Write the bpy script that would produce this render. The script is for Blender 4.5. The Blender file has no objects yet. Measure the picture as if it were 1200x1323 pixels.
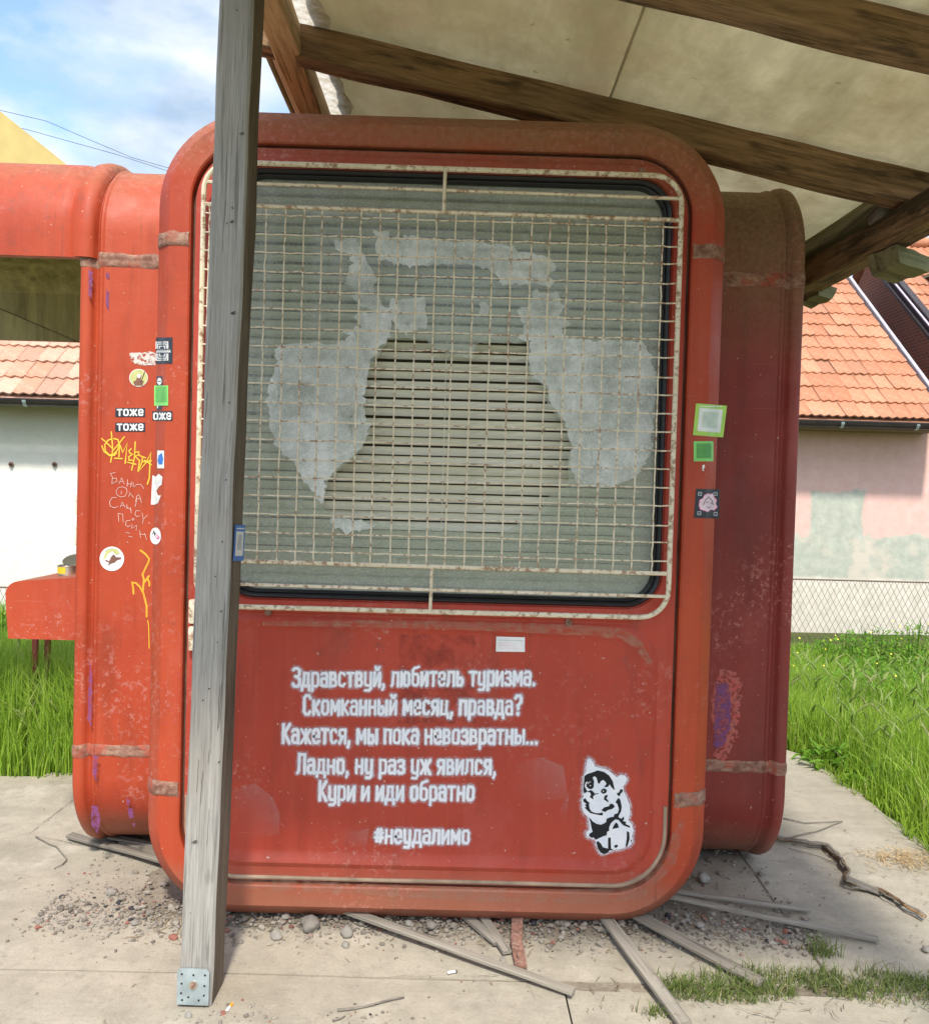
import bpy, bmesh, math, random
import numpy as np
from mathutils import Vector, Matrix, noise as mnoise
from mathutils.geometry import tessellate_polygon
R = math.radians
sc = bpy.context.scene
COL = sc.collection
random.seed(7); rng = np.random.default_rng(7)

# ------------------------------------------------------------------ camera
cam_d = bpy.data.cameras.new('camera'); cam = bpy.data.objects.new('camera', cam_d); COL.objects.link(cam)
cam_d.sensor_fit = 'HORIZONTAL'; cam_d.sensor_width = 36.0; cam_d.lens = 32.4
cam_d.clip_start = .05; cam_d.clip_end = 4000
CAM_C = Vector((.07, -2.547, 1.36))
CAM_M = Matrix.Rotation(R(-.48), 4, 'Z') @ Matrix.Rotation(R(88.6), 4, 'X') @ Matrix.Rotation(R(1.6), 4, 'Z')
cam.matrix_world = Matrix.Translation(CAM_C) @ CAM_M
sc.camera = cam

# ------------------------------------------------------------------ light
SUN_EL, SUN_AZ = 54.0, 176.0      # azimuth clockwise from +Y (the camera looks along +Y): behind the camera, a little right
sc.view_settings.view_transform = 'Standard'; sc.view_settings.look = 'None'
sc.view_settings.gamma = 1; sc.view_settings.use_curve_mapping = False
sc.view_settings.exposure = 1.27
w = bpy.data.worlds.new('World'); sc.world = w; w.use_nodes = True
nt = w.node_tree; nt.nodes.clear()
def wn(t, **k):
    n = nt.nodes.new(t)
    for a, b in k.items(): setattr(n, a, b)
    return n
sky = wn('ShaderNodeTexSky', sky_type='NISHITA', sun_disc=False); sky.sun_elevation = R(SUN_EL); sky.sun_rotation = R(SUN_AZ)
sky.air_density = 1.0; sky.dust_density = 1.5; sky.ozone_density = 2.0
bg1 = wn('ShaderNodeBackground'); bg1.inputs[1].default_value = .15; nt.links.new(sky.outputs[0], bg1.inputs[0])
bg2 = wn('ShaderNodeBackground'); bg2.inputs[1].default_value = .58
tc = wn('ShaderNodeTexCoord'); mp = wn('ShaderNodeMapping'); mp.inputs['Scale'].default_value = (1, 1, 1.9); mp.inputs['Location'].default_value = (.35, .1, .42)
nt.links.new(tc.outputs['Generated'], mp.inputs[0])
n1 = wn('ShaderNodeTexNoise'); n1.inputs['Scale'].default_value = 3.2; n1.inputs['Detail'].default_value = 9; n1.inputs['Roughness'].default_value = .55
nt.links.new(mp.outputs[0], n1.inputs['Vector'])
cr = wn('ShaderNodeValToRGB'); cr.color_ramp.elements[0].position = .42; cr.color_ramp.elements[1].position = .57
nt.links.new(n1.outputs[0], cr.inputs[0])
n2 = wn('ShaderNodeTexNoise'); n2.inputs['Scale'].default_value = 5.5; n2.inputs['Detail'].default_value = 7; n2.inputs['Roughness'].default_value = .5
mp2 = wn('ShaderNodeMapping'); mp2.inputs['Location'].default_value = (3.1, 1.7, .2); mp2.inputs['Scale'].default_value = (1, 1, 2.2)
nt.links.new(tc.outputs['Generated'], mp2.inputs[0]); nt.links.new(mp2.outputs[0], n2.inputs['Vector'])
cr2 = wn('ShaderNodeValToRGB'); e = cr2.color_ramp.elements; e[0].position = .36; e[0].color = (.36, .48, .64, 1); e[1].position = .66; e[1].color = (.90, .92, .94, 1)
nt.links.new(n2.outputs[0], cr2.inputs[0]); nt.links.new(cr2.outputs[0], bg2.inputs[0])
mx = wn('ShaderNodeMixShader'); nt.links.new(cr.outputs[0], mx.inputs[0]); nt.links.new(bg1.outputs[0], mx.inputs[1]); nt.links.new(bg2.outputs[0], mx.inputs[2])
wo = wn('ShaderNodeOutputWorld'); nt.links.new(mx.outputs[0], wo.inputs[0])
sun_d = bpy.data.lights.new('sun', 'SUN'); sun_d.energy = 2.0; sun_d.angle = R(5.0); sun_d.color = (1, .95, .87)
sun = bpy.data.objects.new('sun', sun_d); COL.objects.link(sun)
a = R(SUN_AZ); sdir = Vector((math.sin(a)*math.cos(R(SUN_EL)), math.cos(a)*math.cos(R(SUN_EL)), math.sin(R(SUN_EL))))
sun.rotation_euler = sdir.to_track_quat('Z', 'Y').to_euler(); sun.location = sdir*30

# ------------------------------------------------------------------ survey helpers (a pixel of the 1200x1323 photograph -> a point on a known plane)
def ray(px, py): return CAM_M.to_3x3() @ Vector(((px-600)/1080, -(py-661.5)/1080, -1))
def onY(px, py, y):
    r = ray(px, py); return CAM_C + r*((y-CAM_C.y)/r.y)
def onZ(px, py, z=0.0):
    r = ray(px, py); return CAM_C + r*((z-CAM_C.z)/r.z)

# ------------------------------------------------------------------ materials
class NB:
    def __init__(s, name):
        s.m = bpy.data.materials.new(name); s.m.use_nodes = True; s.nt = s.m.node_tree; s.nt.nodes.clear()
        s.out = s.nt.nodes.new('ShaderNodeOutputMaterial'); s._co = None
    def n(s, t, **k):
        x = s.nt.nodes.new(t)
        for a, b in k.items(): setattr(x, a, b)
        return x
    def l(s, a, b): s.nt.links.new(a, b)
    def co(s, kind='Object'):
        if s._co is None: s._co = s.n('ShaderNodeTexCoord')
        return s._co.outputs[kind]
    def mapped(s, scale=(1, 1, 1), loc=(0, 0, 0), src=None):
        m = s.n('ShaderNodeMapping'); m.inputs['Scale'].default_value = scale; m.inputs['Location'].default_value = loc
        s.l(src or s.co(), m.inputs[0]); return m.outputs[0]
    def noise(s, scale=5, detail=4, rough=.55, vec=None, dist=0):
        x = s.n('ShaderNodeTexNoise'); x.inputs['Scale'].default_value = scale; x.inputs['Detail'].default_value = detail
        x.inputs['Roughness'].default_value = rough; x.inputs['Distortion'].default_value = dist
        s.l(vec or s.co(), x.inputs['Vector']); return x.outputs[0]
    def ramp(s, v, a, b, c0=0.0, c1=1.0):
        x = s.n('ShaderNodeMapRange'); x.inputs[1].default_value = a; x.inputs[2].default_value = b
        x.inputs[3].default_value = c0; x.inputs[4].default_value = c1; s.l(v, x.inputs[0]); return x.outputs[0]
    def math(s, op, a, b=None):
        x = s.n('ShaderNodeMath', operation=op)
        for i, v in enumerate((a, b)):
            if v is None: continue
            if isinstance(v, (int, float)): x.inputs[i].default_value = v
            else: s.l(v, x.inputs[i])
        return x.outputs[0]
    def mix(s, f, a, b, mode='MIX'):
        x = s.n('ShaderNodeMix', data_type='RGBA', blend_type=mode)
        for i, v in ((0, f), (6, a), (7, b)):
            if isinstance(v, (int, float)): x.inputs[i].default_value = v
            elif isinstance(v, tuple): x.inputs[i].default_value = v if len(v) == 4 else v + (1,)
            else: s.l(v, x.inputs[i])
        return x.outputs[2]
    def xyz(s, src=None):
        x = s.n('ShaderNodeSeparateXYZ'); s.l(src or s.co(), x.inputs[0]); return x.outputs
    def rnd(s): return s.n('ShaderNodeObjectInfo').outputs['Random']
    def bsdf(s, col, rough=.6, bump=None, strength=.3, dist=.01, metal=0, spec=.5, trans=None, coat=0):
        p = s.n('ShaderNodeBsdfPrincipled')
        for k, v in (('Base Color', col), ('Roughness', rough), ('Metallic', metal), ('Specular IOR Level', spec), ('Coat Weight', coat)):
            if isinstance(v, tuple): p.inputs[k].default_value = v if len(v) == 4 else v + (1,)
            elif isinstance(v, (int, float)): p.inputs[k].default_value = v
            else: s.l(v, p.inputs[k])
        if bump is not None:
            b = s.n('ShaderNodeBump'); b.inputs['Strength'].default_value = strength; b.inputs['Distance'].default_value = dist
            s.l(bump, b.inputs['Height']); s.l(b.outputs[0], p.inputs['Normal'])
        o = p.outputs[0]
        if trans:
            t = s.n('ShaderNodeBsdfTranslucent'); c = trans[1]
            if isinstance(c, tuple): t.inputs[0].default_value = c + (1,)
            else: s.l(c, t.inputs[0])
            mm = s.n('ShaderNodeMixShader'); mm.inputs[0].default_value = trans[0]; s.l(o, mm.inputs[1]); s.l(t.outputs[0], mm.inputs[2]); o = mm.outputs[0]
        return o
    def done(s, sh): s.l(sh, s.out.inputs[0]); return s.m

def plain(name, col, rough=.6, var=.15, scale=30, bump=.1, metal=0):
    b = NB(name); v = b.noise(scale, 5)
    c = b.mix(b.ramp(v, .3, .7), tuple(x*(1-var) for x in col), tuple(min(1, x*(1+var)) for x in col))
    return b.done(b.bsdf(c, rough, v, bump, .003, metal))

def red_paint(name, ca, cb, dirt=1.0, lowdirt=1.0, dz=0.0):
    b = NB(name); X = b.xyz()
    c = b.mix(b.ramp(b.noise(1.7, 5, .6), .35, .68), ca, cb)
    streak = b.noise(1, 5, .6, b.mapped((26, 26, 1.3)))
    c = b.mix(b.ramp(streak, .5, .8, 0, .3), c, (ca[0]*1.12, ca[1]*1.5+.02, ca[2]*1.6+.02))
    c = b.mix(b.ramp(b.noise(1, 4, .6, b.mapped((9, 9, 2), (4, 2, 1))), .54, .74, 0, .55), c, (cb[0]*.62, cb[1]*.8, cb[2]*.8))
    # pink/faded chalky film and fine specks
    c = b.mix(b.ramp(b.noise(3.1, 8, .65, b.mapped((1, 1, .7), (7, 1, 3))), .56, .72, 0, .3), c, (.52, .13, .10))
    # purple under-paint showing through in small worn spots
    pm = b.math('MULTIPLY', b.ramp(b.noise(2.4, 3, .5, b.mapped((1, 1, .55), (2.3, 0, 9))), .66, .74), b.ramp(b.noise(55, 8, .75), .56, .64, 0, .7))
    c = b.mix(pm, c, (.26, .07, .22))
    ch = b.ramp(b.noise(95, 3, .5), .72, .74)
    c = b.mix(ch, c, (.55, .40, .33))
    # settled dirt: on the upper curve (more to the sheltered side), in a band at the very bottom
    nz = b.noise(4.5, 7, .65, b.mapped((1, 1, 1.6), (1, 5, 2)))
    hi = b.math('ADD', X[2], b.math('MULTIPLY', nz, .30))
    hi = b.math('ADD', hi, b.math('MULTIPLY', X[0], .07))
    dm = b.ramp(hi, 2.40-dz, 2.74-dz*.2, 0, min(1, .92*dirt))
    fine = b.noise(60, 6, .7)
    dirtc = b.mix(b.ramp(fine, .3, .7), (.19, .135, .065), (.36, .27, .16))
    c = b.mix(dm, c, dirtc)
    lo = b.ramp(b.math('SUBTRACT', X[2], b.math('MULTIPLY', nz, .16)), .02, .14, .55*lowdirt, 0)
    c = b.mix(lo, c, (.25, .15, .095))
    sc1 = b.ramp(b.noise(1, 3, .5, b.mapped((3, 3, 190), (1, 2, 3))), .70, .73); sc2 = b.ramp(b.noise(3, 4, .6, b.mapped((1, 1, 1), (8, 8, 1))), .52, .62)
    c = b.mix(b.math('MULTIPLY', b.math('MULTIPLY', sc1, sc2), .6), c, (.58, .24, .18))
    fk = b.math('MULTIPLY', b.ramp(b.noise(48, 9, .78, b.mapped((1, 1, 1), (3, 3, 3))), .545, .57), b.ramp(b.math('ADD', b.noise(2.1, 4, .6, b.mapped((1, 1, 1), (6, 1, 2))), b.ramp(X[2], 2.1, 2.5, 0, .12)), .51, .62)); c = b.mix(b.math('MULTIPLY', fk, .6), c, (.50, .20, .16))
    c = b.mix(b.math('MULTIPLY', b.ramp(b.noise(26, 9, .8, b.mapped((1, 1, 1), (9, 1, 4))), .54, .64, 0, .6), b.ramp(b.noise(1.6, 4, .6, b.mapped((1, 1, 1), (2, 7, 4))), .45, .6)), c, (.22, .06, .042))
    c = b.mix(b.math('MULTIPLY', b.ramp(b.noise(1, 4, .65, b.mapped((75, 75, 1.6), (2, 2, 6))), .60, .70), b.ramp(b.noise(2.2, 3, .5), .42, .6, 0, .45)), c, (.16, .045, .028))
    c = b.mix(b.math('MULTIPLY', b.ramp(b.noise(85, 8, .8), .58, .66), b.ramp(b.noise(2.7, 4, .6, b.mapped((1, 1, 1), (4, 4, 8))), .50, .64, 0, .5)), c, (.22, .05, .035))
    r = b.ramp(b.noise(9, 6, .6), .3, .7, .42, .66)
    r = b.math('ADD', r, b.math('MULTIPLY', dm, .35))
    bump = b.math('ADD', b.math('MULTIPLY', b.noise(7, 3), .8), b.math('MULTIPLY', b.noise(120, 4, .6), .12))
    return b.done(b.bsdf(c, r, bump, .30, .012, spec=.32))

M = {}
M['red'] = red_paint('red_paint', (.45, .066, .022), (.37, .048, .020))
M['red_panel'] = red_paint('red_panel_paint', (.44, .057, .030), (.37, .045, .026), .8)
M['red_maroon'] = red_paint('maroon_paint_part_shade', (.28, .043, .032), (.20, .038, .030), 1.0, 1.0, .40)  # right wing: part of its shade is mixed into this darker paint colour

def wood(name, c0, c1, c2, grain=1.0, rough=.85, stain=.0, staincol=(.05, .04, .02), bump=.6):
    b = NB(name)
    g = b.noise(1, 8, .72, b.mapped((3.6, 52*grain, 52*grain)), .4)
    g2 = b.noise(1, 4, .6, b.mapped((5, 140*grain, 140*grain)))
    c = b.mix(b.ramp(g, .3, .68), c0, c1)
    c = b.mix(b.ramp(b.noise(2.2, 5), .45, .75, 0, .7), c, c2)
    ck = b.ramp(b.noise(1, 3, .5, b.mapped((2.6, 70*grain, 70*grain), (3, 1, 7))), .62, .69, 0, .7)
    c = b.mix(b.math('MULTIPLY', ck, .75), c, tuple(x*.25 for x in c0))
    kn = b.n('ShaderNodeTexVoronoi'); kn.inputs['Scale'].default_value = 1; kn.inputs['Randomness'].default_value = 1
    b.l(b.mapped((4.2, 11, 11)), kn.inputs['Vector'])
    c = b.mix(b.ramp(kn.outputs['Distance'], .05, .13, .6, 0), c, tuple(x*.4 for x in c0))
    c = b.mix(b.ramp(g2, .52, .68, 0, .55), c, tuple(x*.62 for x in c0))
    if stain: c = b.mix(b.ramp(b.noise(1, 8, .7, b.mapped((1.8, 12, 12), (2, 2, 2))), .50, .60, 0, stain), c, staincol)
    h = b.math('ADD', g, b.math('MULTIPLY', g2, .5)); h = b.math('SUBTRACT', h, b.math('MULTIPLY', ck, .8))
    return b.done(b.bsdf(c, rough, h, bump, .006, spec=.25))
M['wood_grey'] = wood('weathered_grey_wood', (.255, .24, .213), (.43, .412, .375), (.33, .29, .24), 1.7, bump=.6)
M['knot'] = plain('dark_split_wood', (.085, .075, .062), .95, .3, 80)
M['wood_grey_dark'] = wood('dark_grey_wood', (.16, .14, .11), (.27, .24, .20), (.20, .17, .12))
M['wood_brown'] = wood('brown_old_timber', (.075, .046, .026), (.40, .255, .14), (.36, .21, .095), .7, stain=.85, staincol=(.035, .027, .016))
M['wood_tan'] = wood('tan_new_timber', (.42, .28, .14), (.60, .44, .25), (.52, .33, .16), .8, stain=.35, staincol=(.16, .08, .03))
M['wood_pale'] = wood('pale_board', (.50, .40, .27), (.68, .58, .43), (.58, .47, .30), .6)
M['wood_moss'] = wood('mossy_timber', (.20, .19, .10), (.34, .31, .18), (.19, .21, .09), .6, stain=.6, staincol=(.03, .03, .015))
M['wood_side'] = wood('dark_brown_timber_side', (.11, .085, .06), (.24, .195, .145), (.15, .11, .075), 1.5, stain=.5, staincol=(.06, .045, .03))  # darker brown wood for the right face of the post
M['lath'] = wood('weathered_lath', (.22, .195, .155), (.38, .345, .285), (.30, .26, .20), 1.2)

def m_concrete():
    b = NB('weathered_concrete'); X = b.xyz(b.n('ShaderNodeNewGeometry').outputs['Position'])
    gp = b.n('ShaderNodeNewGeometry').outputs['Position']
    big = b.noise(1.1, 8, .62, b.mapped((1, 1, 1), (3, 2, 0), gp)); med = b.noise(7, 8, .68, b.mapped((1, 1, 1), src=gp)); fine = b.noise(110, 5, .7, b.mapped((1, 1, 1), src=gp))
    c = b.mix(b.ramp(big, .32, .68), (.375, .333, .252), (.50, .450, .355))
    c = b.mix(b.ramp(med, .44, .68, 0, .7), c, (.29, .262, .205))
    c = b.mix(b.ramp(fine, .35, .7, .30, 0), c, (.24, .21, .17))
    c = b.mix(b.ramp(b.noise(170, 3, .6, b.mapped((1, 1, 1), src=gp)), .64, .70, 0, .65), c, (.15, .13, .11)); c = b.mix(b.ramp(b.noise(24, 8, .75, b.mapped((1, 1, 1), (2, 9, 0), gp)), .54, .64, 0, .5), c, (.26, .23, .18)); c = b.mix(b.ramp(b.noise(190, 3, .6, b.mapped((1, 1, 1), (5, 2, 0), gp)), .66, .72, 0, .5), c, (.62, .58, .50))
    # long faint sweeping stains and a pale olive algae film
    c = b.mix(b.ramp(b.noise(1, 7, .65, b.mapped((1.0, 6, 1), (1, 4, 0), gp)), .46, .68, 0, .5), c, (.27, .25, .185)); c = b.mix(b.ramp(b.noise(2.6, 9, .75, b.mapped((1, 1, 1), (7, 3, 0), gp)), .56, .66, 0, .5), c, (.55, .50, .415)); c = b.mix(b.ramp(b.noise(3.3, 9, .78, b.mapped((1, 1, 1), (1, 8, 0), gp)), .57, .63, 0, .38), c, (.25, .225, .165))
    # soil washed out from beneath the cabin
    ex = b.math('ABSOLUTE', b.math('SUBTRACT', X[0], .0)); ey = X[1]
    s1 = b.math('ADD', b.ramp(ey, -.16, .16, 0, 1), b.math('MULTIPLY', b.math('SUBTRACT', med, .5), 1.6))
    s1 = b.math('ADD', s1, b.math('MULTIPLY', b.math('SUBTRACT', big, .5), 1.5))
    soil = b.math('MULTIPLY', b.ramp(s1, .45, 1.0), b.ramp(b.math('ADD', ex, b.math('MULTIPLY', med, .5)), 1.0, 1.5, 1, 0))
    c = b.mix(b.math('MULTIPLY', soil, .8), c, b.mix(b.ramp(fine, .35, .65), (.17, .14, .105), (.30, .255, .20)))
    h = b.math('ADD', b.math('MULTIPLY', med, .6), b.math('MULTIPLY', fine, .25))
    v = b.n('ShaderNodeTexVoronoi', feature='DISTANCE_TO_EDGE'); v.inputs['Scale'].default_value = 1.25
    b.l(b.mapped((1, 1, 1), (.37, .81, 0), gp), v.inputs['Vector'])
    ds = b.math('ADD', v.outputs['Distance'], b.math('MULTIPLY', b.math('SUBTRACT', med, .5), .06))
    crack = b.math('MULTIPLY', b.ramp(b.math('ABSOLUTE', ds), 0, .0035, 1, 0), b.ramp(big, .5, .6))
    c = b.mix(b.math('MULTIPLY', crack, .7), c, (.12, .1, .08))
    h = b.math('SUBTRACT', h, b.math('MULTIPLY', crack, .5))
    return b.done(b.bsdf(c, .92, h, .5, .012, spec=.2))
M['concrete'] = m_concrete()

def m_soil():
    b = NB('soil_and_sand'); a = b.noise(2, 8, .65); f = b.noise(60, 6, .7)
    c = b.mix(b.ramp(a, .35, .65), (.20, .165, .12), (.34, .29, .22)); c = b.mix(b.ramp(f, .4, .65, .4, 0), c, (.10, .082, .06))
    return b.done(b.bsdf(c, .95, b.math('ADD', a, b.math('MULTIPLY', f, .4)), .7, .02, spec=.15))
M['soil'] = m_soil()
def m_terrain():
    b = NB('grassy_ground'); a = b.noise(1.5, 8, .65); f = b.noise(40, 6, .7)
    c = b.mix(b.ramp(a, .35, .65), (.055, .085, .02), (.10, .11, .04)); c = b.mix(b.ramp(f, .5, .7, 0, .5), c, (.12, .1, .06))
    return b.done(b.bsdf(c, .95, f, .7, .02, spec=.1))
M['terrain'] = m_terrain()
def m_grass(name, c0, c1, c2, t=.45):
    b = NB(name); at = b.n('ShaderNodeAttribute', attribute_name='tint'); v = at.outputs['Fac']
    c = b.mix(b.ramp(v, 0, .6), c0, c1); c = b.mix(b.ramp(v, .86, 1.0), c, c2)
    return b.done(b.bsdf(c, .5, spec=.3, trans=(t, c)))
M['grass'] = m_grass('grass_blades', (.17, .30, .024), (.36, .54, .06), (.54, .56, .22))
M['tuft'] = m_grass('short_tuft_grass', (.10, .15, .035), (.20, .26, .07), (.46, .38, .20))
M['barley'] = m_grass('wild_barley_heads', (.22, .33, .08), (.36, .46, .14), (.5, .5, .25))
M['leaf'] = m_grass('weed_leaves', (.09, .22, .018), (.20, .40, .035), (.36, .46, .07))
M['straw'] = m_grass('dry_straw', (.42, .29, .13), (.58, .42, .22), (.66, .52, .30), .2)
M['litter'] = m_grass('dry_litter', (.14, .10, .06), (.30, .23, .14), (.45, .36, .22), .05)
M['petal'] = plain('yellow_petals', (.75, .60, .05))

def m_cream():
    b = NB('chipped_cream_enamel'); r = b.noise(55, 6, .7); r2 = b.noise(9, 4)
    rust = b.mix(b.ramp(b.noise(120, 3), .4, .6), (.20, .07, .02), (.34, .15, .05))
    m = b.math('ADD', r, b.math('MULTIPLY', b.math('SUBTRACT', r2, .5), .35))
    c = b.mix(b.ramp(m, .50, .62, 0, .85), b.mix(b.ramp(r2, .3, .7), (.68, .57, .39), (.82, .74, .57)), rust)
    return b.done(b.bsdf(c, .5, r, .4, .002))
M['cream'] = m_cream()
def m_rust():
    b = NB('rusty_red_lead'); r = b.noise(30, 6, .7)
    c = b.mix(b.ramp(r, .42, .58), (.30, .15, .11), (.17, .09, .06)); c = b.mix(b.ramp(b.noise(90, 4), .55, .65, 0, .6), c, (.40, .29, .23))
    return b.done(b.bsdf(c, .8, r, .6, .004))
M['rust'] = m_rust()
M['rubber'] = plain('black_rubber', (.012, .013, .015), .38, .3, 20, .15)
M['dark'] = plain('dark_interior', (.02, .02, .018), .9)
M['zinc'] = plain('galvanised_zinc', (.42, .50, .52), .42, .22, 18, .15, .55)
M['gutter'] = plain('dark_brown_metal_gutter', (.055, .042, .042), .35, .25, 12, .05, .2)
M['wire'] = plain('rusty_fence_wire', (.17, .125, .095), .8)
M['cable'] = plain('black_cable', (.03, .03, .035), .7)
M['joint'] = None
def m_joint():
    b = NB('cracked_joint_filler'); r = b.noise(26, 8, .75, b.mapped((1, 1, 1.6)), .3)
    c = b.mix(b.ramp(r, .40, .66), (.17, .07, .045), (.44, .27, .19)); c = b.mix(b.ramp(b.noise(11, 6, .7), .50, .60, 0, .8), c, (.40, .08, .045))
    return b.done(b.bsdf(c, .85, r, .5, .004))
M['joint'] = m_joint()
def m_slat():
    b = NB('cream_blind_slat'); X = b.xyz(b.n('ShaderNodeNewGeometry').outputs['Position'])
    c = b.mix(b.ramp(b.noise(6, 6, .6, b.mapped((1, 1, 6))), .35, .7), (.70, .66, .50), (.84, .80, .65))
    c = b.mix(b.ramp(b.noise(1, 6, .7, b.mapped((14, 4, 60))), .55, .75, 0, .45), c, (.32, .28, .19))
    c = b.mix(.12, c, b.rnd(), 'OVERLAY')
    return b.done(b.bsdf(c, .55, b.noise(50, 4), .1, .002))
M['slat'] = m_slat()
def m_glass():
    b = NB('dirty_greenish_glass')
    gp = b.co()
    mot = b.noise(14, 7, .62, b.mapped((1, 1, 1))); fib = b.noise(70, 5, .8, b.mapped((1, 1, 1.8)), 2.5)
    X = b.xyz()
    edge = b.math('MAXIMUM', b.ramp(X[2], 2.12, 2.31, 0, .22), b.ramp(X[2], 1.02, 1.16, .22, 0))
    edge = b.math('MAXIMUM', edge, b.ramp(b.math('ABSOLUTE', X[0]), .56, .69, 0, .16))
    f = b.math('ADD', b.ramp(mot, .3, .7, .26, .44), b.ramp(fib, .52, .70, 0, .22)); f = b.math('ADD', f, edge)
    dif = b.bsdf(b.mix(b.ramp(fib, .45, .7), (.45, .48, .40), (.72, .74, .66)), .5)
    tr = b.n('ShaderNodeBsdfTransparent'); tr.inputs[0].default_value = (.90, .96, .89, 1)
    m1 = b.n('ShaderNodeMixShader'); b.l(f, m1.inputs[0]); b.l(tr.outputs[0], m1.inputs[1]); b.l(dif, m1.inputs[2])
    gl = b.n('ShaderNodeBsdfGlossy'); gl.inputs['Roughness'].default_value = .12
    fr = b.n('ShaderNodeFresnel'); fr.inputs[0].default_value = 1.45
    m2 = b.n('ShaderNodeMixShader'); b.l(b.math('MULTIPLY', fr.outputs[0], .7), m2.inputs[0]); b.l(m1.outputs[0], m2.inputs[1]); b.l(gl.outputs[0], m2.inputs[2])
    return b.done(m2.outputs[0])
M['glass'] = m_glass()
def alpha_mat(name, col, lo, hi, scale, a0=0.0, a1=1.0, rough=.6, col2=None, sc3=(1, 1, 1)):
    b = NB(name); v = b.noise(scale, 5, .65, b.mapped(sc3))
    c = b.mix(b.ramp(b.noise(scale*.4, 5), .35, .65), col, col2 or col)
    d = b.bsdf(c, rough); t = b.n('ShaderNodeBsdfTransparent')
    m = b.n('ShaderNodeMixShader'); b.l(b.ramp(v, lo, hi, a0, a1), m.inputs[0]); b.l(t.outputs[0], m.inputs[1]); b.l(d, m.inputs[2])
    return b.done(m.outputs[0])
def m_film():
    b = NB('crazed_milky_film'); v = b.n('ShaderNodeTexVoronoi', feature='DISTANCE_TO_EDGE'); v.inputs['Scale'].default_value = 1; v.inputs['Randomness'].default_value = 1
    b.l(b.mapped((150, 150, 95)), v.inputs['Vector']); ln = b.ramp(v.outputs['Distance'], .02, .10, 1, 0)
    big = b.noise(7, 8, .7); wr = b.noise(1, 6, .7, b.mapped((38, 38, 9)), .8)
    c = b.mix(b.ramp(big, .35, .65), (.80, .84, .80), (.93, .95, .92)); c = b.mix(b.math('MULTIPLY', ln, .35), c, (.93, .96, .94)); c = b.mix(b.ramp(wr, .55, .7, 0, .4), c, (.54, .62, .58))
    a = b.math('ADD', b.ramp(big, .30, .66, .22, .74), b.math('MULTIPLY', ln, .14)); a = b.math('SUBTRACT', a, b.ramp(wr, .60, .72, 0, .22))
    d = b.bsdf(c, .4, wr, .5, .004); t = b.n('ShaderNodeBsdfTransparent'); m = b.n('ShaderNodeMixShader'); b.l(a, m.inputs[0]); b.l(t.outputs[0], m.inputs[1]); b.l(d, m.inputs[2]); return b.done(m.outputs[0])
M['film'] = m_film()
M['spray'] = alpha_mat('white_spray_paint', (.82, .82, .84), .30, .36, 60, .75, 1.0, .55, (.70, .74, .80))
M['spray_soft'] = alpha_mat('white_overspray', (.80, .80, .86), .36, .60, 160, .05, .55)
M['spray_faint'] = alpha_mat('faint_white_overspray', (.78, .78, .86), .45, .66, 210, 0, .34)
M['smear'] = alpha_mat('pale_pink_smudge', (.62, .30, .27), .35, .75, 9, .10, .50, .4)
def m_smear():
    b = NB('pale_pink_smudge'); t = b.n('ShaderNodeAttribute', attribute_name='tint').outputs['Fac']
    a = b.math('MULTIPLY', b.ramp(b.noise(14, 8, .7), .3, .7, .35, 1), b.math('MULTIPLY', t, .42))
    d = b.bsdf((.62, .30, .27), .45); tr = b.n('ShaderNodeBsdfTransparent'); m = b.n('ShaderNodeMixShader'); b.l(a, m.inputs[0]); b.l(tr.outputs[0], m.inputs[1]); b.l(d, m.inputs[2]); return b.done(m.outputs[0])
M['smear'] = m_smear()
M['dust'] = alpha_mat('sandy_dust_film', (.44, .31, .21), .34, .74, 40, 0, .55, .9)
M['dust_soft'] = alpha_mat('thin_sandy_dust', (.40, .28, .20), .36, .80, 20, 0, .45, .9)
M['glue'] = alpha_mat('dark_red_glue_residue', (.20, .026, .018), .42, .66, 20, 0, .42, .5)
M['peel'] = alpha_mat('peeled_pink_paint', (.45, .07, .06), .36, .50, 70, 0, .95, .6, (.42, .12, .09))
M['purple'] = alpha_mat('old_purple_paint', (.17, .05, .18), .34, .56, 60, 0, .85, .5, (.22, .06, .17))
M['black'] = plain('black_ink', (.008, .008, .010), .8)
M['navy'] = plain('dark_navy_sticker', (.02, .024, .035), .4)
M['white'] = plain('white_vinyl', (.78, .78, .76), .45, .08)
M['lightgrey'] = plain('light_grey_print', (.5, .52, .54), .5)
M['green'] = plain('green_vinyl', (.22, .62, .14), .4, .08)
M['limegreen'] = plain('lime_vinyl', (.40, .66, .10), .4, .1)
M['pink'] = plain('pink_print', (.75, .16, .36), .5)
M['palepink'] = plain('pale_pink_print', (.82, .62, .66), .5)
M['olive'] = plain('olive_sticker', (.50, .52, .20), .5)
M['brown'] = plain('brown_print', (.20, .09, .06), .5)
M['blue'] = plain('blue_vinyl', (.02, .16, .55), .35)
M['orange'] = plain('orange_marker', (.85, .38, .03), .4)
M['yellow'] = plain('yellow_marker', (.78, .50, .04), .4)
M['scratch'] = plain('scratched_pale_line', (.62, .40, .34), .6)
M['paper'] = plain('torn_white_paper', (.70, .68, .65), .7, .2, 60)
M['silver'] = plain('tin_silver', (.6, .58, .52), .3, .15, 20, .05, .9)
M['tin_yellow'] = plain('yellow_tin_print', (.75, .52, .03), .35)
M['stone'] = None
def m_stone():
    b = NB('grey_river_stone'); r = b.rnd(); c = b.mix(r, (.20, .18, .15), (.31, .29, .25))
    c = b.mix(b.ramp(b.noise(30, 6), .45, .65, 0, .5), c, (.20, .18, .15)); return b.done(b.bsdf(c, .85, b.noise(60, 5), .4, .004))
M['stone'] = m_stone()
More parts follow.
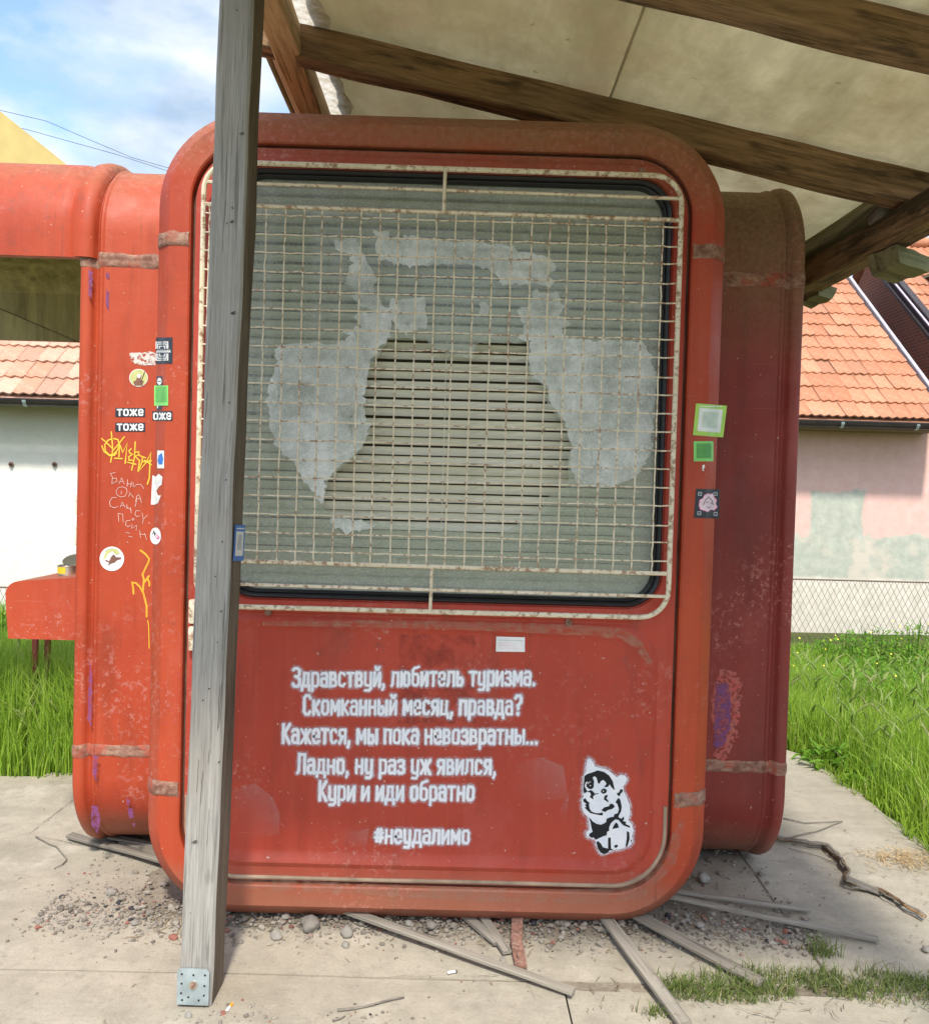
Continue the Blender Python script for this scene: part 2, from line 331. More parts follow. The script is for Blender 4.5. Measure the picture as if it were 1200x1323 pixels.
def m_gravel():
    b = NB('mixed_gravel'); v = b.n('ShaderNodeAttribute', attribute_name='tint').outputs['Fac']
    c = b.mix(b.ramp(v, 0, .8), (.13, .11, .088), (.30, .265, .215)); c = b.mix(b.ramp(v, .90, .93), c, (.26, .10, .07)); c = b.mix(b.ramp(v, .96, .97), c, (.035, .033, .035))
    return b.done(b.bsdf(c, .85, b.noise(90, 4), .3, .003))
M['gravel'] = m_gravel()
def m_sheet():
    b = NB('stained_roof_underlay')
    a = b.noise(1.3, 8, .62, b.mapped((1, .8, 1), (2, 0, 0))); s = b.noise(1, 7, .65, b.mapped((3.4, .8, 1), (5, 1, 0))); f = b.noise(30, 6, .7)
    X = b.xyz()
    c = b.mix(b.ramp(a, .34, .66), (.48, .40, .20), (.77, .69, .44))
    c = b.mix(b.ramp(s, .42, .66, 0, .75), c, (.29, .25, .125)); c = b.mix(b.ramp(b.noise(5, 9, .72, b.mapped((1, 1, 1), (4, 7, 0))), .45, .65, 0, .45), c, (.30, .235, .12))
    c = b.mix(b.ramp(b.math('ADD', X[0], b.math('MULTIPLY', a, 1.0)), .1, 1.8, .7, 0), c, (.25, .20, .09))
    c = b.mix(b.ramp(b.noise(3, 6, .6, b.mapped((1, 1, 1), (9, 2, 0))), .56, .7, 0, .45), c, (.40, .27, .15))
    c = b.mix(b.ramp(b.noise(13, 3), .70, .76, 0, .7), c, (.10, .08, .05))
    return b.done(b.bsdf(c, .8, b.math('ADD', b.math('MULTIPLY', s, .8), b.math('MULTIPLY', f, .2)), 1.0, .03, spec=.2, trans=(.22, c)))
M['sheet'] = m_sheet()
def m_edge():
    b = NB('pale_torn_underlay_edge'); n = b.noise(30, 7, .7)
    c = b.mix(b.ramp(n, .35, .65), (.50, .42, .29), (.84, .80, .70)); return b.done(b.bsdf(c, .8, n, .5, .01, trans=(.6, c)))
M['edge'] = m_edge()
def m_wall_pink():
    b = NB('pink_render'); X = b.xyz(); n = b.noise(2.2, 8, .7); n2 = b.noise(8, 6, .65); nn = b.math('SUBTRACT', n, .5)
    pink = b.mix(b.ramp(n2, .3, .7), (.70, .43, .37), (.78, .52, .46))
    grey = b.mix(b.ramp(n2, .3, .7), (.38, .40, .33), (.53, .54, .46)); pale = b.mix(b.ramp(n2, .35, .6), (.60, .55, .47), (.74, .68, .59))
    low = b.ramp(b.math('ADD', X[2], b.math('MULTIPLY', nn, .55)), .93, .97, 1, 0)
    bx = b.math('MULTIPLY', b.ramp(b.math('ADD', X[0], b.math('MULTIPLY', nn, .2)), 4.5, 4.56), b.ramp(b.math('ADD', X[0], b.math('MULTIPLY', nn, .25)), 5.19, 5.24, 1, 0))
    bx = b.math('MULTIPLY', bx, b.ramp(b.math('ADD', X[2], b.math('MULTIPLY', nn, .3)), 1.48, 1.52, 1, 0))
    c = b.mix(b.math('MAXIMUM', low, bx), pink, grey)
    c = b.mix(b.math('MULTIPLY', low, b.ramp(b.noise(1.4, 6, .6, b.mapped((1, 1, 1), (6, 0, 1))), .5, .58)), c, (.60, .54, .45))
    c = b.mix(b.ramp(b.math('ADD', X[2], b.math('MULTIPLY', nn, .1)), .38, .42, 1, 0), c, pale)
    c = b.mix(b.ramp(b.noise(1, 6, .7, b.mapped((9, 9, 1.1), (3, 1, 1))), .58, .72, 0, .3), c, (.42, .36, .31)); c = b.mix(b.ramp(b.noise(17, 6, .75), .63, .68, 0, .5), c, (.36, .34, .30))
    return b.done(b.bsdf(c, .9, n2, .4, .01, spec=.15))
M['wall_pink'] = m_wall_pink()
def m_wall_white():
    b = NB('whitewashed_render'); X = b.xyz(); n = b.noise(2, 8, .7); n2 = b.noise(9, 6, .65)
    c = b.mix(b.ramp(n2, .3, .7), (.74, .70, .62), (.84, .80, .72))
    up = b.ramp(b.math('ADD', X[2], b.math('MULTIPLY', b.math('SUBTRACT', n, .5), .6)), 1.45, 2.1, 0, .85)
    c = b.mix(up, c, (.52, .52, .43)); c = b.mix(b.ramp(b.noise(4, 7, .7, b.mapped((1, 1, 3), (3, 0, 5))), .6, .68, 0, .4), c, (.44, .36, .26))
    return b.done(b.bsdf(c, .9, b.math('ADD', n, b.math('MULTIPLY', n2, .5)), .7, .02, spec=.15))
M['wall_white'] = m_wall_white()
M['wall_yellow'] = plain('yellow_render', (.56, .44, .17), .9, .08, 3, .2)
def m_tile(name, c0, c1, c2):
    b = NB(name); r = b.rnd(); c = b.mix(r, c0, c1)
    c = b.mix(b.ramp(b.noise(7, 6, .65, b.co()), .5, .68, 0, .5), c, c2)
    c = b.mix(b.ramp(b.noise(26, 7, .75), .55, .66, 0, .65), c, (.20, .12, .075)); c = b.mix(b.math('MULTIPLY', b.ramp(r, .86, .9), .5), c, (.26, .13, .08))
    return b.done(b.bsdf(c, .85, b.noise(40, 4), .3, .006, spec=.2))
M['tile'] = m_tile('orange_clay_tile', (.44, .185, .10), (.58, .28, .165), (.62, .40, .29))
M['tile_pale'] = m_tile('faded_clay_tile', (.50, .25, .16), (.66, .40, .29), (.70, .53, .42))
def m_brick():
    b = NB('red_brickwork'); br = b.n('ShaderNodeTexBrick'); br.inputs['Scale'].default_value = 5; br.inputs['Color1'].default_value = (.34, .10, .05, 1); br.inputs['Color2'].default_value = (.26, .08, .045, 1); br.inputs['Mortar'].default_value = (.3, .24, .2, 1)
    mpn = b.n('ShaderNodeMapping'); mpn.inputs['Rotation'].default_value = (0, R(90), R(90)); b.l(b.co(), mpn.inputs[0]); b.l(mpn.outputs[0], br.inputs['Vector'])
    return b.done(b.bsdf(br.outputs[0], .9))
M['brick'] = m_brick()
def m_flap():
    b = NB('stained_green_soffit'); s = b.noise(1, 7, .7, b.mapped((16, 16, 1.2))); a = b.noise(3, 6)
    c = b.mix(b.ramp(s, .35, .62), (.44, .37, .15), (.20, .165, .06)); c = b.mix(b.ramp(a, .5, .7, 0, .5), c, (.46, .41, .20))
    return b.done(b.bsdf(c, .7, s, .3, .004))
M['flap'] = m_flap()

# ------------------------------------------------------------------ object helpers
def tag(o, label=None, cat=None, group=None, kind=None):
    if label: o['label'] = label
    if cat: o['category'] = cat
    if group: o['group'] = group
    if kind: o['kind'] = kind
    return o
def thing(name, label, cat, loc=(0, 0, 0), group=None):
    o = bpy.data.objects.new(name, None); o.location = loc; o.empty_display_size = .1; COL.objects.link(o)
    return tag(o, label, cat, group)
def mesh_of(name, V, Fs, mat=None, smooth=False):
    me = bpy.data.meshes.new(name); me.from_pydata([tuple(v) for v in V], [], Fs); me.update()
    if mat: me.materials.append(mat)
    if smooth: me.polygons.foreach_set('use_smooth', [True]*len(me.polygons)); 
    return me
def link(name, me, parent=None, label=None, world=True):
    o = bpy.data.objects.new(name, me); COL.objects.link(o)
    if parent:
        o.parent = parent
        if world:
            m = Matrix.Identity(4); p = parent
            while p: m = p_basis(p) @ m; p = p.parent
            o.matrix_parent_inverse = m.inverted()
    if label: o['label'] = label
    return o
def p_basis(p):
    m = Matrix.LocRotScale(p.location, p.rotation_euler if p.rotation_mode != 'QUATERNION' else p.rotation_quaternion, p.scale)
    return p.matrix_parent_inverse @ m if p.parent else m
def ob(name, V, Fs, mat, parent=None, label=None, smooth=False):
    return link(name, mesh_of(name, V, Fs, mat, smooth), parent, label)
def smooth_angle(o, deg=35):
    me = o.data; me.polygons.foreach_set('use_smooth', [True]*len(me.polygons))
    bm = bmesh.new(); bm.from_mesh(me)
    for ed in bm.edges:
        if len(ed.link_faces) == 2 and ed.calc_face_angle(0) > R(deg): ed.smooth = False
    bm.to_mesh(me); bm.free(); return o
def box_vf(x0, x1, y0, y1, z0, z1):
    V = [(x, y, z) for z in (z0, z1) for y in (y0, y1) for x in (x0, x1)]
    return V, [(0, 2, 3, 1), (4, 5, 7, 6), (0, 1, 5, 4), (2, 6, 7, 3), (0, 4, 6, 2), (1, 3, 7, 5)]
def merge(*vfs):
    V = []; Fs = []
    for v, f in vfs:
        n = len(V); V += list(v); Fs += [tuple(i+n for i in q) for q in f]
    return V, Fs
def bevel_box(name, b, mat, parent=None, label=None, bev=.004, seg=2):
    V, Fs = box_vf(*b); o = ob(name, V, Fs, mat, parent, label)
    bm = bmesh.new(); bm.from_mesh(o.data); bmesh.ops.bevel(bm, geom=bm.edges[:], offset=bev, segments=seg, affect='EDGES', profile=.6)
    bm.to_mesh(o.data); bm.free(); return smooth_angle(o, 40)
def rr(hw, z0, z1, r, n=12, cx=0.0):      # rounded rectangle loop (x,z), counter-clockwise
    pts = []
    for (sx, sz, a0) in ((1, -1, -90), (1, 1, 0), (-1, 1, 90), (-1, -1, 180)):
        px = cx + sx*(hw-r); pz = (z1-r) if sz > 0 else (z0+r)
        for i in range(n+1):
            a = R(a0+90*i/n); pts.append((px+r*math.cos(a), pz+r*math.sin(a)))
    return pts
def densify(pts, d):
    out = []
    for i in range(len(pts)):
        a, b = pts[i], pts[(i+1) % len(pts)]; L = math.hypot(b[0]-a[0], b[1]-a[1]); k = max(1, int(L/d))
        for j in range(k): out.append((a[0]+(b[0]-a[0])*j/k, a[1]+(b[1]-a[1])*j/k))
    return out
def loft(loops, closed=True):
    V = [p for L in loops for p in L]; n = len(loops[0]); Fs = []
    for k in range(len(loops)-1):
        for i in range(n if closed else n-1):
            j = (i+1) % n; Fs.append((k*n+i, k*n+j, (k+1)*n+j, (k+1)*n+i))
    return V, Fs
def sweep_ring(profile, hw, z0, z1, r, n=12, wob=.0):
    loops = []
    for ins, y in profile:
        p = densify(rr(hw-ins, z0+ins, z1-ins, max(.015, r-ins), n), .12) if False else rr(hw-ins, z0+ins, z1-ins, max(.015, r-ins), n)
        loops.append([(x, y, z) for x, z in p])
    return loft(loops)
def fill2(loops, y):      # planar face with holes in an XZ plane
    tri = tessellate_polygon([[Vector((x, z, 0)) for x, z in L] for L in loops]); flat = [p for L in loops for p in L]
    return [(x, y, z) for x, z in flat], [tuple(t) for t in tri]
def orient(o, d=(0, -1, 0)):
    d = Vector(d); bm = bmesh.new(); bm.from_mesh(o.data)
    for f in bm.faces:
        if f.normal.dot(d) < 0: f.normal_flip()
    bm.to_mesh(o.data); bm.free(); return o
def recalc(o):
    bm = bmesh.new(); bm.from_mesh(o.data); bmesh.ops.recalc_face_normals(bm, faces=bm.faces[:]); bm.to_mesh(o.data); bm.free(); return o
def tube_vf(path, r, n=8, closed=False, rfun=None):
    P = [Vector(p) for p in path]; m = len(P); V = []; Fs = []; up = None
    for i, p in enumerate(P):
        a = P[(i-1) % m] if (closed or i > 0) else p; b = P[(i+1) % m] if (closed or i < m-1) else p
        t = (b-a).normalized()
        if up is None: up = t.orthogonal().normalized()
        up = (up - t*up.dot(t)).normalized(); s = t.cross(up); rad = rfun(i/(m-1)) if rfun else r
        for k in range(n):
            q = 2*math.pi*k/n; V.append(p + (up*math.cos(q)+s*math.sin(q))*rad)
    for i in range(m if closed else m-1):
        j = (i+1) % m
        for k in range(n):
            l = (k+1) % n; Fs.append((i*n+k, i*n+l, j*n+l, j*n+k))
    if not closed: Fs += [tuple(range(n-1, -1, -1)), tuple((m-1)*n+k for k in range(n))]
    return V, Fs
def ribbon(pts, wd, cap=5):       # flat stroke outline with mitred joints and round ends, 2-D
    pts = [Vector(p) for p in pts]; h = wd/2; m = len(pts); L = []; Rr = []
    for i, p in enumerate(pts):
        a = pts[i-1] if i else None; b = pts[i+1] if i < m-1 else None
        t1 = (p-a).normalized() if a is not None else (b-p).normalized(); t2 = (b-p).normalized() if b is not None else t1
        n1 = Vector((-t1.y, t1.x)); n2 = Vector((-t2.y, t2.x)); nn = n1+n2
        nn = nn.normalized() if nn.length > .1 else n1; k = min(1.6, 1/max(.3, nn.dot(n1)))
        L.append(p+nn*h*k); Rr.append(p-nn*h*k)
    V = []; Fs = []
    for a, b in zip(L, Rr): V += [a, b]
    for i in range(m-1): Fs.append((2*i, 2*i+1, 2*i+3, 2*i+2))
    for e_i, sg in ((0, -1), (m-1, 1)):
        p = pts[e_i]; t = ((pts[1]-pts[0]) if e_i == 0 else (pts[-1]-pts[-2])).normalized(); n_ = Vector((-t.y, t.x))
        base = len(V); ring = [p + n_*h*math.cos(q)*(1) + t*sg*h*math.sin(q) for q in [math.pi*j/cap for j in range(1, cap)]]
        V += ring; ia, ib = (2*e_i, 2*e_i+1); Fs.append(tuple([ia]+[base+j for j in range(len(ring))]+[ib]))
    return V, Fs
def strokes(polys, wd, y, jit=.00004):
    V = []; Fs = []
    for k, p in enumerate(polys):
        v, f = ribbon(p, wd*(1+.13*math.sin(k*7.3))); n = len(V); V += [(q.x, y-jit*(k % 7), q.y) for q in v]; Fs += [tuple(i+n for i in g) for g in f]
    return V, Fs

def beam(name, a, b, wd, ht, mat, parent=None, label=None, seg=14, rough=.003, roll=0.0, bev=.006):
    a = Vector(a); b = Vector(b); L = (b-a).length; V = []; Fs = []; sd = random.random()*50
    prof = [(-wd/2+bev, -ht/2), (wd/2-bev, -ht/2), (wd/2, -ht/2+bev), (wd/2, ht/2-bev), (wd/2-bev, ht/2), (-wd/2+bev, ht/2), (-wd/2, ht/2-bev), (-wd/2, -ht/2+bev)]
    for i in range(seg+1):
        x = L*i/seg
        for j, (p, q) in enumerate(prof):
            nz = mnoise.noise_vector(Vector((x*4+sd, p*14, q*14+sd)))*rough
            V.append((x, p+nz.x, q+nz.y))
    n = 8
    for i in range(seg):
        for k in range(n): Fs.append((i*n+k, i*n+(k+1) % n, (i+1)*n+(k+1) % n, (i+1)*n+k))
    Fs += [tuple(range(n)), tuple(seg*n+k for k in range(n-1, -1, -1))]
    me = mesh_of(name, V, Fs, mat); o = bpy.data.objects.new(name, me); COL.objects.link(o)
    xa = (b-a).normalized(); up = Vector((0, 0, 1)) if abs(xa.z) < .9 else Vector((0, 1, 0)); ya = up.cross(xa).normalized(); za = xa.cross(ya)
    Mw = Matrix.Translation(a) @ Matrix((xa, ya, za)).transposed().to_4x4() @ Matrix.Rotation(roll, 4, 'X')
    o.matrix_world = Mw
    if parent:
        o.parent = parent; m = Matrix.Identity(4); p = parent
        while p: m = p_basis(p) @ m; p = p.parent
        o.matrix_parent_inverse = m.inverted()
    if label: o['label'] = label
    recalc(o); return smooth_angle(o, 30)

# ================================================================== GROUND
def terrain_z(x, y): 
    t = min(1, max(0, (y-2.2)/3.6)); s = t*t*(3-2*t)
    return -.045 - .26*s + .02*mnoise.noise(Vector((x*.8, y*.8, 0)))*(1 if abs(x) > 2.1 or y > 1.5 else .2)
xs = [-600, -200, -80, -30, -14] + [i*.5 for i in range(-20, 21)] + [14, 30, 80, 200, 600]
ys = [-600, -200, -60, -20, -8] + [i*.4 for i in range(-10, 30)] + [14, 20, 40, 120, 400, 1500]
V = [(x, y, terrain_z(x, y)) for y in ys for x in xs]; nx = len(xs)
Fs = [(j*nx+i, j*nx+i+1, (j+1)*nx+i+1, (j+1)*nx+i) for j in range(len(ys)-1) for i in range(nx-1)]
g = ob('ground', V, Fs, M['terrain'], smooth=True); tag(g, kind='structure')

# the concrete pavement: slabs with narrow joints
pave = thing('pavement', 'pale weathered concrete slabs under and around the red kiosk', 'pavement'); pave['kind'] = 'structure'
def slab(poly, z=0.0, th=.09, grid=.11):
    xs_ = [p[0] for p in poly]; ys_ = [p[1] for p in poly]
    bm = bmesh.new(); top = [bm.verts.new((x, y, z)) for x, y in poly]; f = bm.faces.new(top)
    nx_ = int((max(xs_)-min(xs_))/grid); ny_ = int((max(ys_)-min(ys_))/grid)
    for i in range(1, nx_):
        bmesh.ops.bisect_plane(bm, geom=bm.verts[:]+bm.edges[:]+bm.faces[:], plane_co=(min(xs_)+i*grid, 0, 0), plane_no=(1, 0, 0))
    for i in range(1, ny_):
        bmesh.ops.bisect_plane(bm, geom=bm.verts[:]+bm.edges[:]+bm.faces[:], plane_co=(0, min(ys_)+i*grid, 0), plane_no=(0, 1, 0))
    bnd = [e_ for e_ in bm.edges if len(e_.link_faces) == 1]; bv = {v for e_ in bnd for v in e_.verts}
    for v in bm.verts:
        n_ = mnoise.noise(Vector((v.co.x*1.3, v.co.y*1.3, 1)))*.004
        if v in bv:
            n2_ = mnoise.noise_vector(Vector((v.co.x*5, v.co.y*5, 4))); v.co.x += n2_.x*.004; v.co.y += n2_.y*.004; n_ -= .003
        v.co.z += n_
    r = bmesh.ops.extrude_edge_only(bm, edges=bnd)
    for v in [q for q in r['geom'] if isinstance(q, bmesh.types.BMVert)]: v.co.z -= th
    me = bpy.data.meshes.new('concrete_slab'); bm.to_mesh(me); bm.free(); me.materials.append(M['concrete'])
    o = link('concrete_slab', me, pave); recalc(o); 
    if o.data.polygons[0].normal.z < 0: o.data.flip_normals()
    return smooth_angle(o, 50)
gp_ = .006
slab([(-1.83, -.25), (1.165, -.235), (1.20, 1.35), (-1.80, 1.33)])
slab([(1.165+gp_*2, -.235), (2.05, -.23)]+[(1.99+.035*mnoise.noise(Vector((yy*5, 1, 1)))+.02*mnoise.noise(Vector((yy*17, 1, 1))), yy) for yy in np.arange(0, 1.95, .07)]+[(1.90, 2.0), (1.80, 2.16), (1.66, 2.22), (1.5, 2.28), (1.3, 2.3), (1.20+gp_*2, 1.35)], -.002)
slab([(-1.83, -.25-gp_), (.40, -.245-gp_), (.38, -3.2), (-1.83, -3.2)], .001)
slab([(.40+gp_, -.245-gp_), (2.03, -.245-gp_), (2.6, -3.2), (.38+gp_, -3.2)], -.004)
slab([(-3.9, -3.2), (-1.83-gp_*2, -3.2), (-1.80-gp_*2, 1.30), (-3.9, 1.2)], -.008)

# soil spilled below the cabin (a low uneven bed), gravel over it
def soil_h(x, y):
    e = max(0, 1-(abs(x)/1.02)**4) * max(0, min(1, (y+.03+.10*mnoise.noise(Vector((x*3, 2, 0)))+.05*mnoise.noise(Vector((x*11, 5, 0))))/.16)) 
    if y > .55: e *= max(0, 1-(y-.55)/1.2)
    return .022*e + .010*e*mnoise.noise(Vector((x*9, y*9, 3)))
nxs, nys = 120, 70; V = []; Fs = []
for j in range(nys):
    for i in range(nxs):
        x = -1.25+2.5*i/(nxs-1); y = -.28+1.9*(j/(nys-1))**1.5; V.append((x, y, -.0065+soil_h(x, y)+.003*mnoise.noise(Vector((x*22, y*22, 0)))))
for j in range(nys-1):
    for i in range(nxs-1): Fs.append((j*nxs+i, j*nxs+i+1, (j+1)*nxs+i+1, (j+1)*nxs+i))
tag(ob('soil_bed', V, Fs, M['soil'], pave, smooth=True), kind='stuff')

ICO_V = None
def pebbles(name, spots, parent, label):
    bm = bmesh.new(); bmesh.ops.create_icosphere(bm, subdivisions=1, radius=1); bv = np.array([v.co[:] for v in bm.verts]); bf = np.array([[v.index for v in f.verts] for f in bm.faces]); bm.free()
    n = len(spots); S = np.array(spots); VV = np.zeros((n, len(bv), 3))
    for i in range(n):
        x, y, z, r = S[i]; q = bv*(1+.28*rng.standard_normal((len(bv), 1)).clip(-1, 1)*.7); q = q*np.array([1, rng.uniform(.6, 1), rng.uniform(.4, .75)])
        a = rng.uniform(0, 6.28); c, s = math.cos(a), math.sin(a); q = np.stack([q[:, 0]*c-q[:, 1]*s, q[:, 0]*s+q[:, 1]*c, q[:, 2]], 1); VV[i] = q*r + [x, y, z+r*.35]
    FF = (bf[None]+np.arange(n)[:, None, None]*len(bv)).reshape(-1, 3)
    me = bpy.data.meshes.new(name); me.from_pydata(VV.reshape(-1, 3).tolist(), [], FF.tolist()); me.materials.append(M['gravel'])
    at = me.attributes.new('tint', 'FLOAT', 'POINT'); at.data.foreach_set('value', np.repeat(rng.random(n), len(bv)))
    o = link(name, me); tag(o, label, 'gravel', kind='stuff'); return o
spots = []
for i in range(5200):
    x = random.uniform(-1.2, 1.25); y = random.gauss(.045, .06) if random.random() < .75 else random.uniform(-.1, .9)
    if y < -.12: continue
    if y > .5: x = random.choice([-1, 1])*random.uniform(.7, 1.25)
    r = min(.016, .0022+random.expovariate(1/.0027)); spots.append((x, y, max(0, soil_h(x, y)-.002), r))
for i in range(900):      # strays on the slabs
    k = random.random()
    if k < .55: x = random.gauss(-.85, .22); y = random.gauss(.10, .15)
    elif k < .75: x = random.gauss(.95, .22); y = random.gauss(.2, .2)
    else: x = random.uniform(-2.2, 1.6); y = random.uniform(-.75, .9)
    if x > 1.9: continue
    spots.append((x, y, 0, .0016+min(.006, random.expovariate(1/.0014))))
for i in range(60): spots.append((random.gauss(-.5, .07), random.gauss(-.44, .03), 0, random.uniform(.003, .009)))
for i in range(50): spots.append((random.gauss(-.16, .06), random.gauss(-.43, .03), 0, random.uniform(.002, .006)))
pebbles('gravel', spots, None, 'loose gravel spilled from under the red kiosk over the slabs')

def stone(px, py, wpx, label, flat=.62, grp=None):
    p = onZ(px, py+wpx*.25, 0); d = (p-CAM_C).length; r = wpx/2*d/1080
    bm = bmesh.new(); bmesh.ops.create_icosphere(bm, subdivisions=3, radius=1); sd = random.random()*90
    for v in bm.verts:
        v.co *= 1+.34*mnoise.noise(v.co*1.2+Vector((sd, 0, 0)))+.08*mnoise.noise(v.co*3.5+Vector((sd, 4, 0))); v.co.z *= flat; v.co.y *= .8; v.co *= r*.9
    me = bpy.data.meshes.new('stone'); bm.to_mesh(me); bm.free(); me.materials.append(M['stone']); me.polygons.foreach_set('use_smooth', [True]*len(me.polygons))
    o = link('stone', me); o.location = (p.x, p.y+r*.3, r*flat*.75+max(0, soil_h(p.x, p.y))); o.rotation_euler.z = random.random()*6
    tag(o, label, 'stone', grp or 'loose stones around the foot of the kiosk'); return o
for a_ in [(400, 1197, 30, 'largest rounded grey stone, below the kiosk edge just right of the wooden post'),
           (369, 1189, 13, 'upright pale stone in the gap below the kiosk, left of the largest stone'),
           (356, 1210, 17, 'angular grey stone on the soil between wooden post and largest stone'),
           (447, 1206, 20, 'round grey stone at the left end of the long diagonal lath'),
           (446, 1222, 11, 'small pale stone just in front of the round stone by the long lath'),
           (528, 1197, 13, 'brownish stone tucked below the kiosk edge above the long lath'),
           (557, 1200, 17, 'smooth tan stone below the kiosk left of the two short lath ends'),
           (144, 1154, 13, 'white angular stone alone on the slab at the left'),
           (174, 1194, 10, 'small dark grey stone on the slab left of the wooden post'),
           (910, 1137, 18, 'rounded pale stone on the shaded slab under the right wing'),
           (904, 1199, 11, 'pale flat stone in front of the two laths at the right'),
           (890, 1212, 10, 'brown pebble left of the pale flat stone at the right'),
           (650, 1242, 10, 'white pebble touching the end of the broken lath beside the rusty strap'),
           (243, 1313, 10, 'pale round pebble on the slab at the foot of the wooden post'),
           (1197, 1228, 10, 'dark stone on the slab at the right edge of the photo')]: stone(*a_)

# ================================================================== KIOSK
K = thing('kiosk', 'round-cornered red fibreglass kiosk with barred broken window and white stencilled verse', 'kiosk', (0, 1.36, .04))
HW, KZ0, KZ1, KR = .872, .018, 2.508, .295
def F2(px, py, y=0.0):
    p = onY(px, py, y); return (p.x, p.z)
YP = .010       # plane of the front panel
V, Fs = sweep_ring([(.03, .50), (.03, .15), (.022, .135), (.004, .125), (0, .115), (0, .055), (.004, .046), (.042, .006), (.050, 0), (.109, 0), (.114, .004), (.117, .05)], HW, KZ0, KZ1, KR, 16)
o = ob('front_frame', V, Fs, M['red'], K); recalc(o); smooth_angle(o, 28)
V, Fs = sweep_ring([(.116, .026), (.127, .026)], HW, KZ0, KZ1, KR, 16); o = ob('groove_floor', V, Fs, plain('groove_dirt', (.11, .07, .045), .95, .5, 12), K); orient(o)
# front panel with window opening and pressed lower field
gas = dict(hw=.6745, z0=1.018, z1=2.322, r=.105, cx=.0240)
emb = dict(hw=.700, z0=.186, z1=.965, r=.125, cx=.0)
pl = rr(HW-.126, KZ0+.126, KZ1-.126, KR-.126, 14)
wl = rr(n=10, **gas); el = rr(n=10, **emb)
V1, F1 = fill2([pl, wl, el], YP)
o = ob('front_panel', V1, F1, M['red_panel'], K); orient(o)
V, Fs = sweep_ring([(.125, .05), (.125, YP+.002), (.126, YP)], HW, KZ0, KZ1, KR, 14); e1 = (V, Fs)
o = ob('panel_edge', V, Fs, M['red_panel'], K); recalc(o)
loops = []
for ins, y in ((0, YP), (.006, YP-.004), (.016, YP-.0085), (.028, YP-.004), (.040, YP+.006), (.052, YP+.008)):
    loops.append([(x, y, z) for x, z in rr(emb['hw']-ins, emb['z0']+ins, emb['z1']-ins, emb['r']-ins*.6, 10)])
V, Fs = loft(loops)
inner = rr(emb['hw']-.052, emb['z0']+.052, emb['z1']-.052, emb['r']-.052*.6, 10)
V2, F2_ = fill2([inner], YP+.008); V, Fs = merge((V, Fs), (V2, F2_))
o = ob('pressed_field', V, Fs, M['red_panel'], K); orient(o)
bm = bmesh.new(); bm.from_mesh(o.data); bmesh.ops.remove_doubles(bm, verts=bm.verts[:], dist=1e-5); bm.to_mesh(o.data); bm.free(); smooth_angle(o, 40)
# dusty ledge line at the foot of the panel
bp_ = [(x, z) for x, z in densify(rr(HW-.134, KZ0+.134, KZ1-.134, KR-.134, 14), .03)]
st_ = [p for p in bp_ if p[1] < .42]; st_.sort(key=lambda p: math.atan2(p[0], -(p[1]-.45)))
V, Fs = tube_vf([(x, YP+.0005, z+.0006*math.sin(x*9)) for x, z in st_], .0062, 8)
o = ob('foot_bead', V, Fs, None, K); o.data.materials.append(plain('dusty_bead', (.36, .27, .185), .9, .35, 10)); smooth_angle(o)
# raised flange round the window, rubber gasket, inner reveal
loops = [[(x, y, z) for x, z in rr(gas['hw']+i, gas['z0']-i, gas['z1']+i, gas['r']+i*.8, 10, gas['cx'])] for i, y in ((.045, YP-.0005), (.041, YP-.006), (.030, YP-.008), (.006, YP-.006), (0, YP+.004), (0, YP+.03))]
V, Fs = loft(loops); o = ob('window_flange', V, Fs, M['red_panel'], K); recalc(o); smooth_angle(o, 45)
loops = [[(x, y, z) for x, z in rr(gas['hw']-i, gas['z0']+i, gas['z1']-i, gas['r']-i*.7, 10, gas['cx'])] for i, y in ((.0005, YP+.02), (.001, YP-.004), (.006, YP-.010), (.013, YP-.007), (.016, YP+.002), (.019, YP-.001), (.025, YP+.004), (.026, YP+.03))]
V, Fs = loft(loops); o = ob('rubber_gasket', V, Fs, M['rubber'], K); recalc(o); smooth_angle(o, 50)
YG = .034
hole_px = [(430,500),(470,497),(520,500),(545,522),(560,530),(600,540),(640,545),(648,512),(660,508),(780,508),(778,560),(785,602),(825,620),(830,670),(870,710),(878,740),(888,770),(878,800),(882,850),(850,884),(820,900),(812,930),(760,955),(735,975),(690,990),(600,978),(480,968),(380,955),(300,942),(268,925),(262,905),(278,850),(320,812),(350,790),(372,755),(385,715),(372,690),(370,640),(376,600),(384,562),(400,545),(416,520)]
def crop_px(p, s=1200/620, ox=280, oy=180): return (ox+p[0]/s, oy+p[1]/s)
def jag(pts, amp, d, seed=0):
    pts = densify(pts, d); return [(x+amp*mnoise.noise(Vector((x*60+seed, z*60, 0)))+amp*.5*mnoise.noise(Vector((x*180, z*180, seed))), z+amp*mnoise.noise(Vector((x*60, z*60, 9+seed)))) for x, z in pts]
hole = jag([F2(*crop_px(p), YG) for p in hole_px], .006, .012)
gi = rr(gas['hw']-.023, gas['z0']+.023, gas['z1']-.023, gas['r']-.017, 10, gas['cx'])
V, Fs = fill2([gi, hole], YG); o = ob('window_pane', V, Fs, M['glass'], K, 'cracked dirty greenish window pane with a large broken hole'); orient(o)
V, Fs = loft([[(x, YG, z) for x, z in hole], [(x, YG+.005, z) for x, z in hole]]); o = ob('broken_edge', V, Fs, M['film'], K)
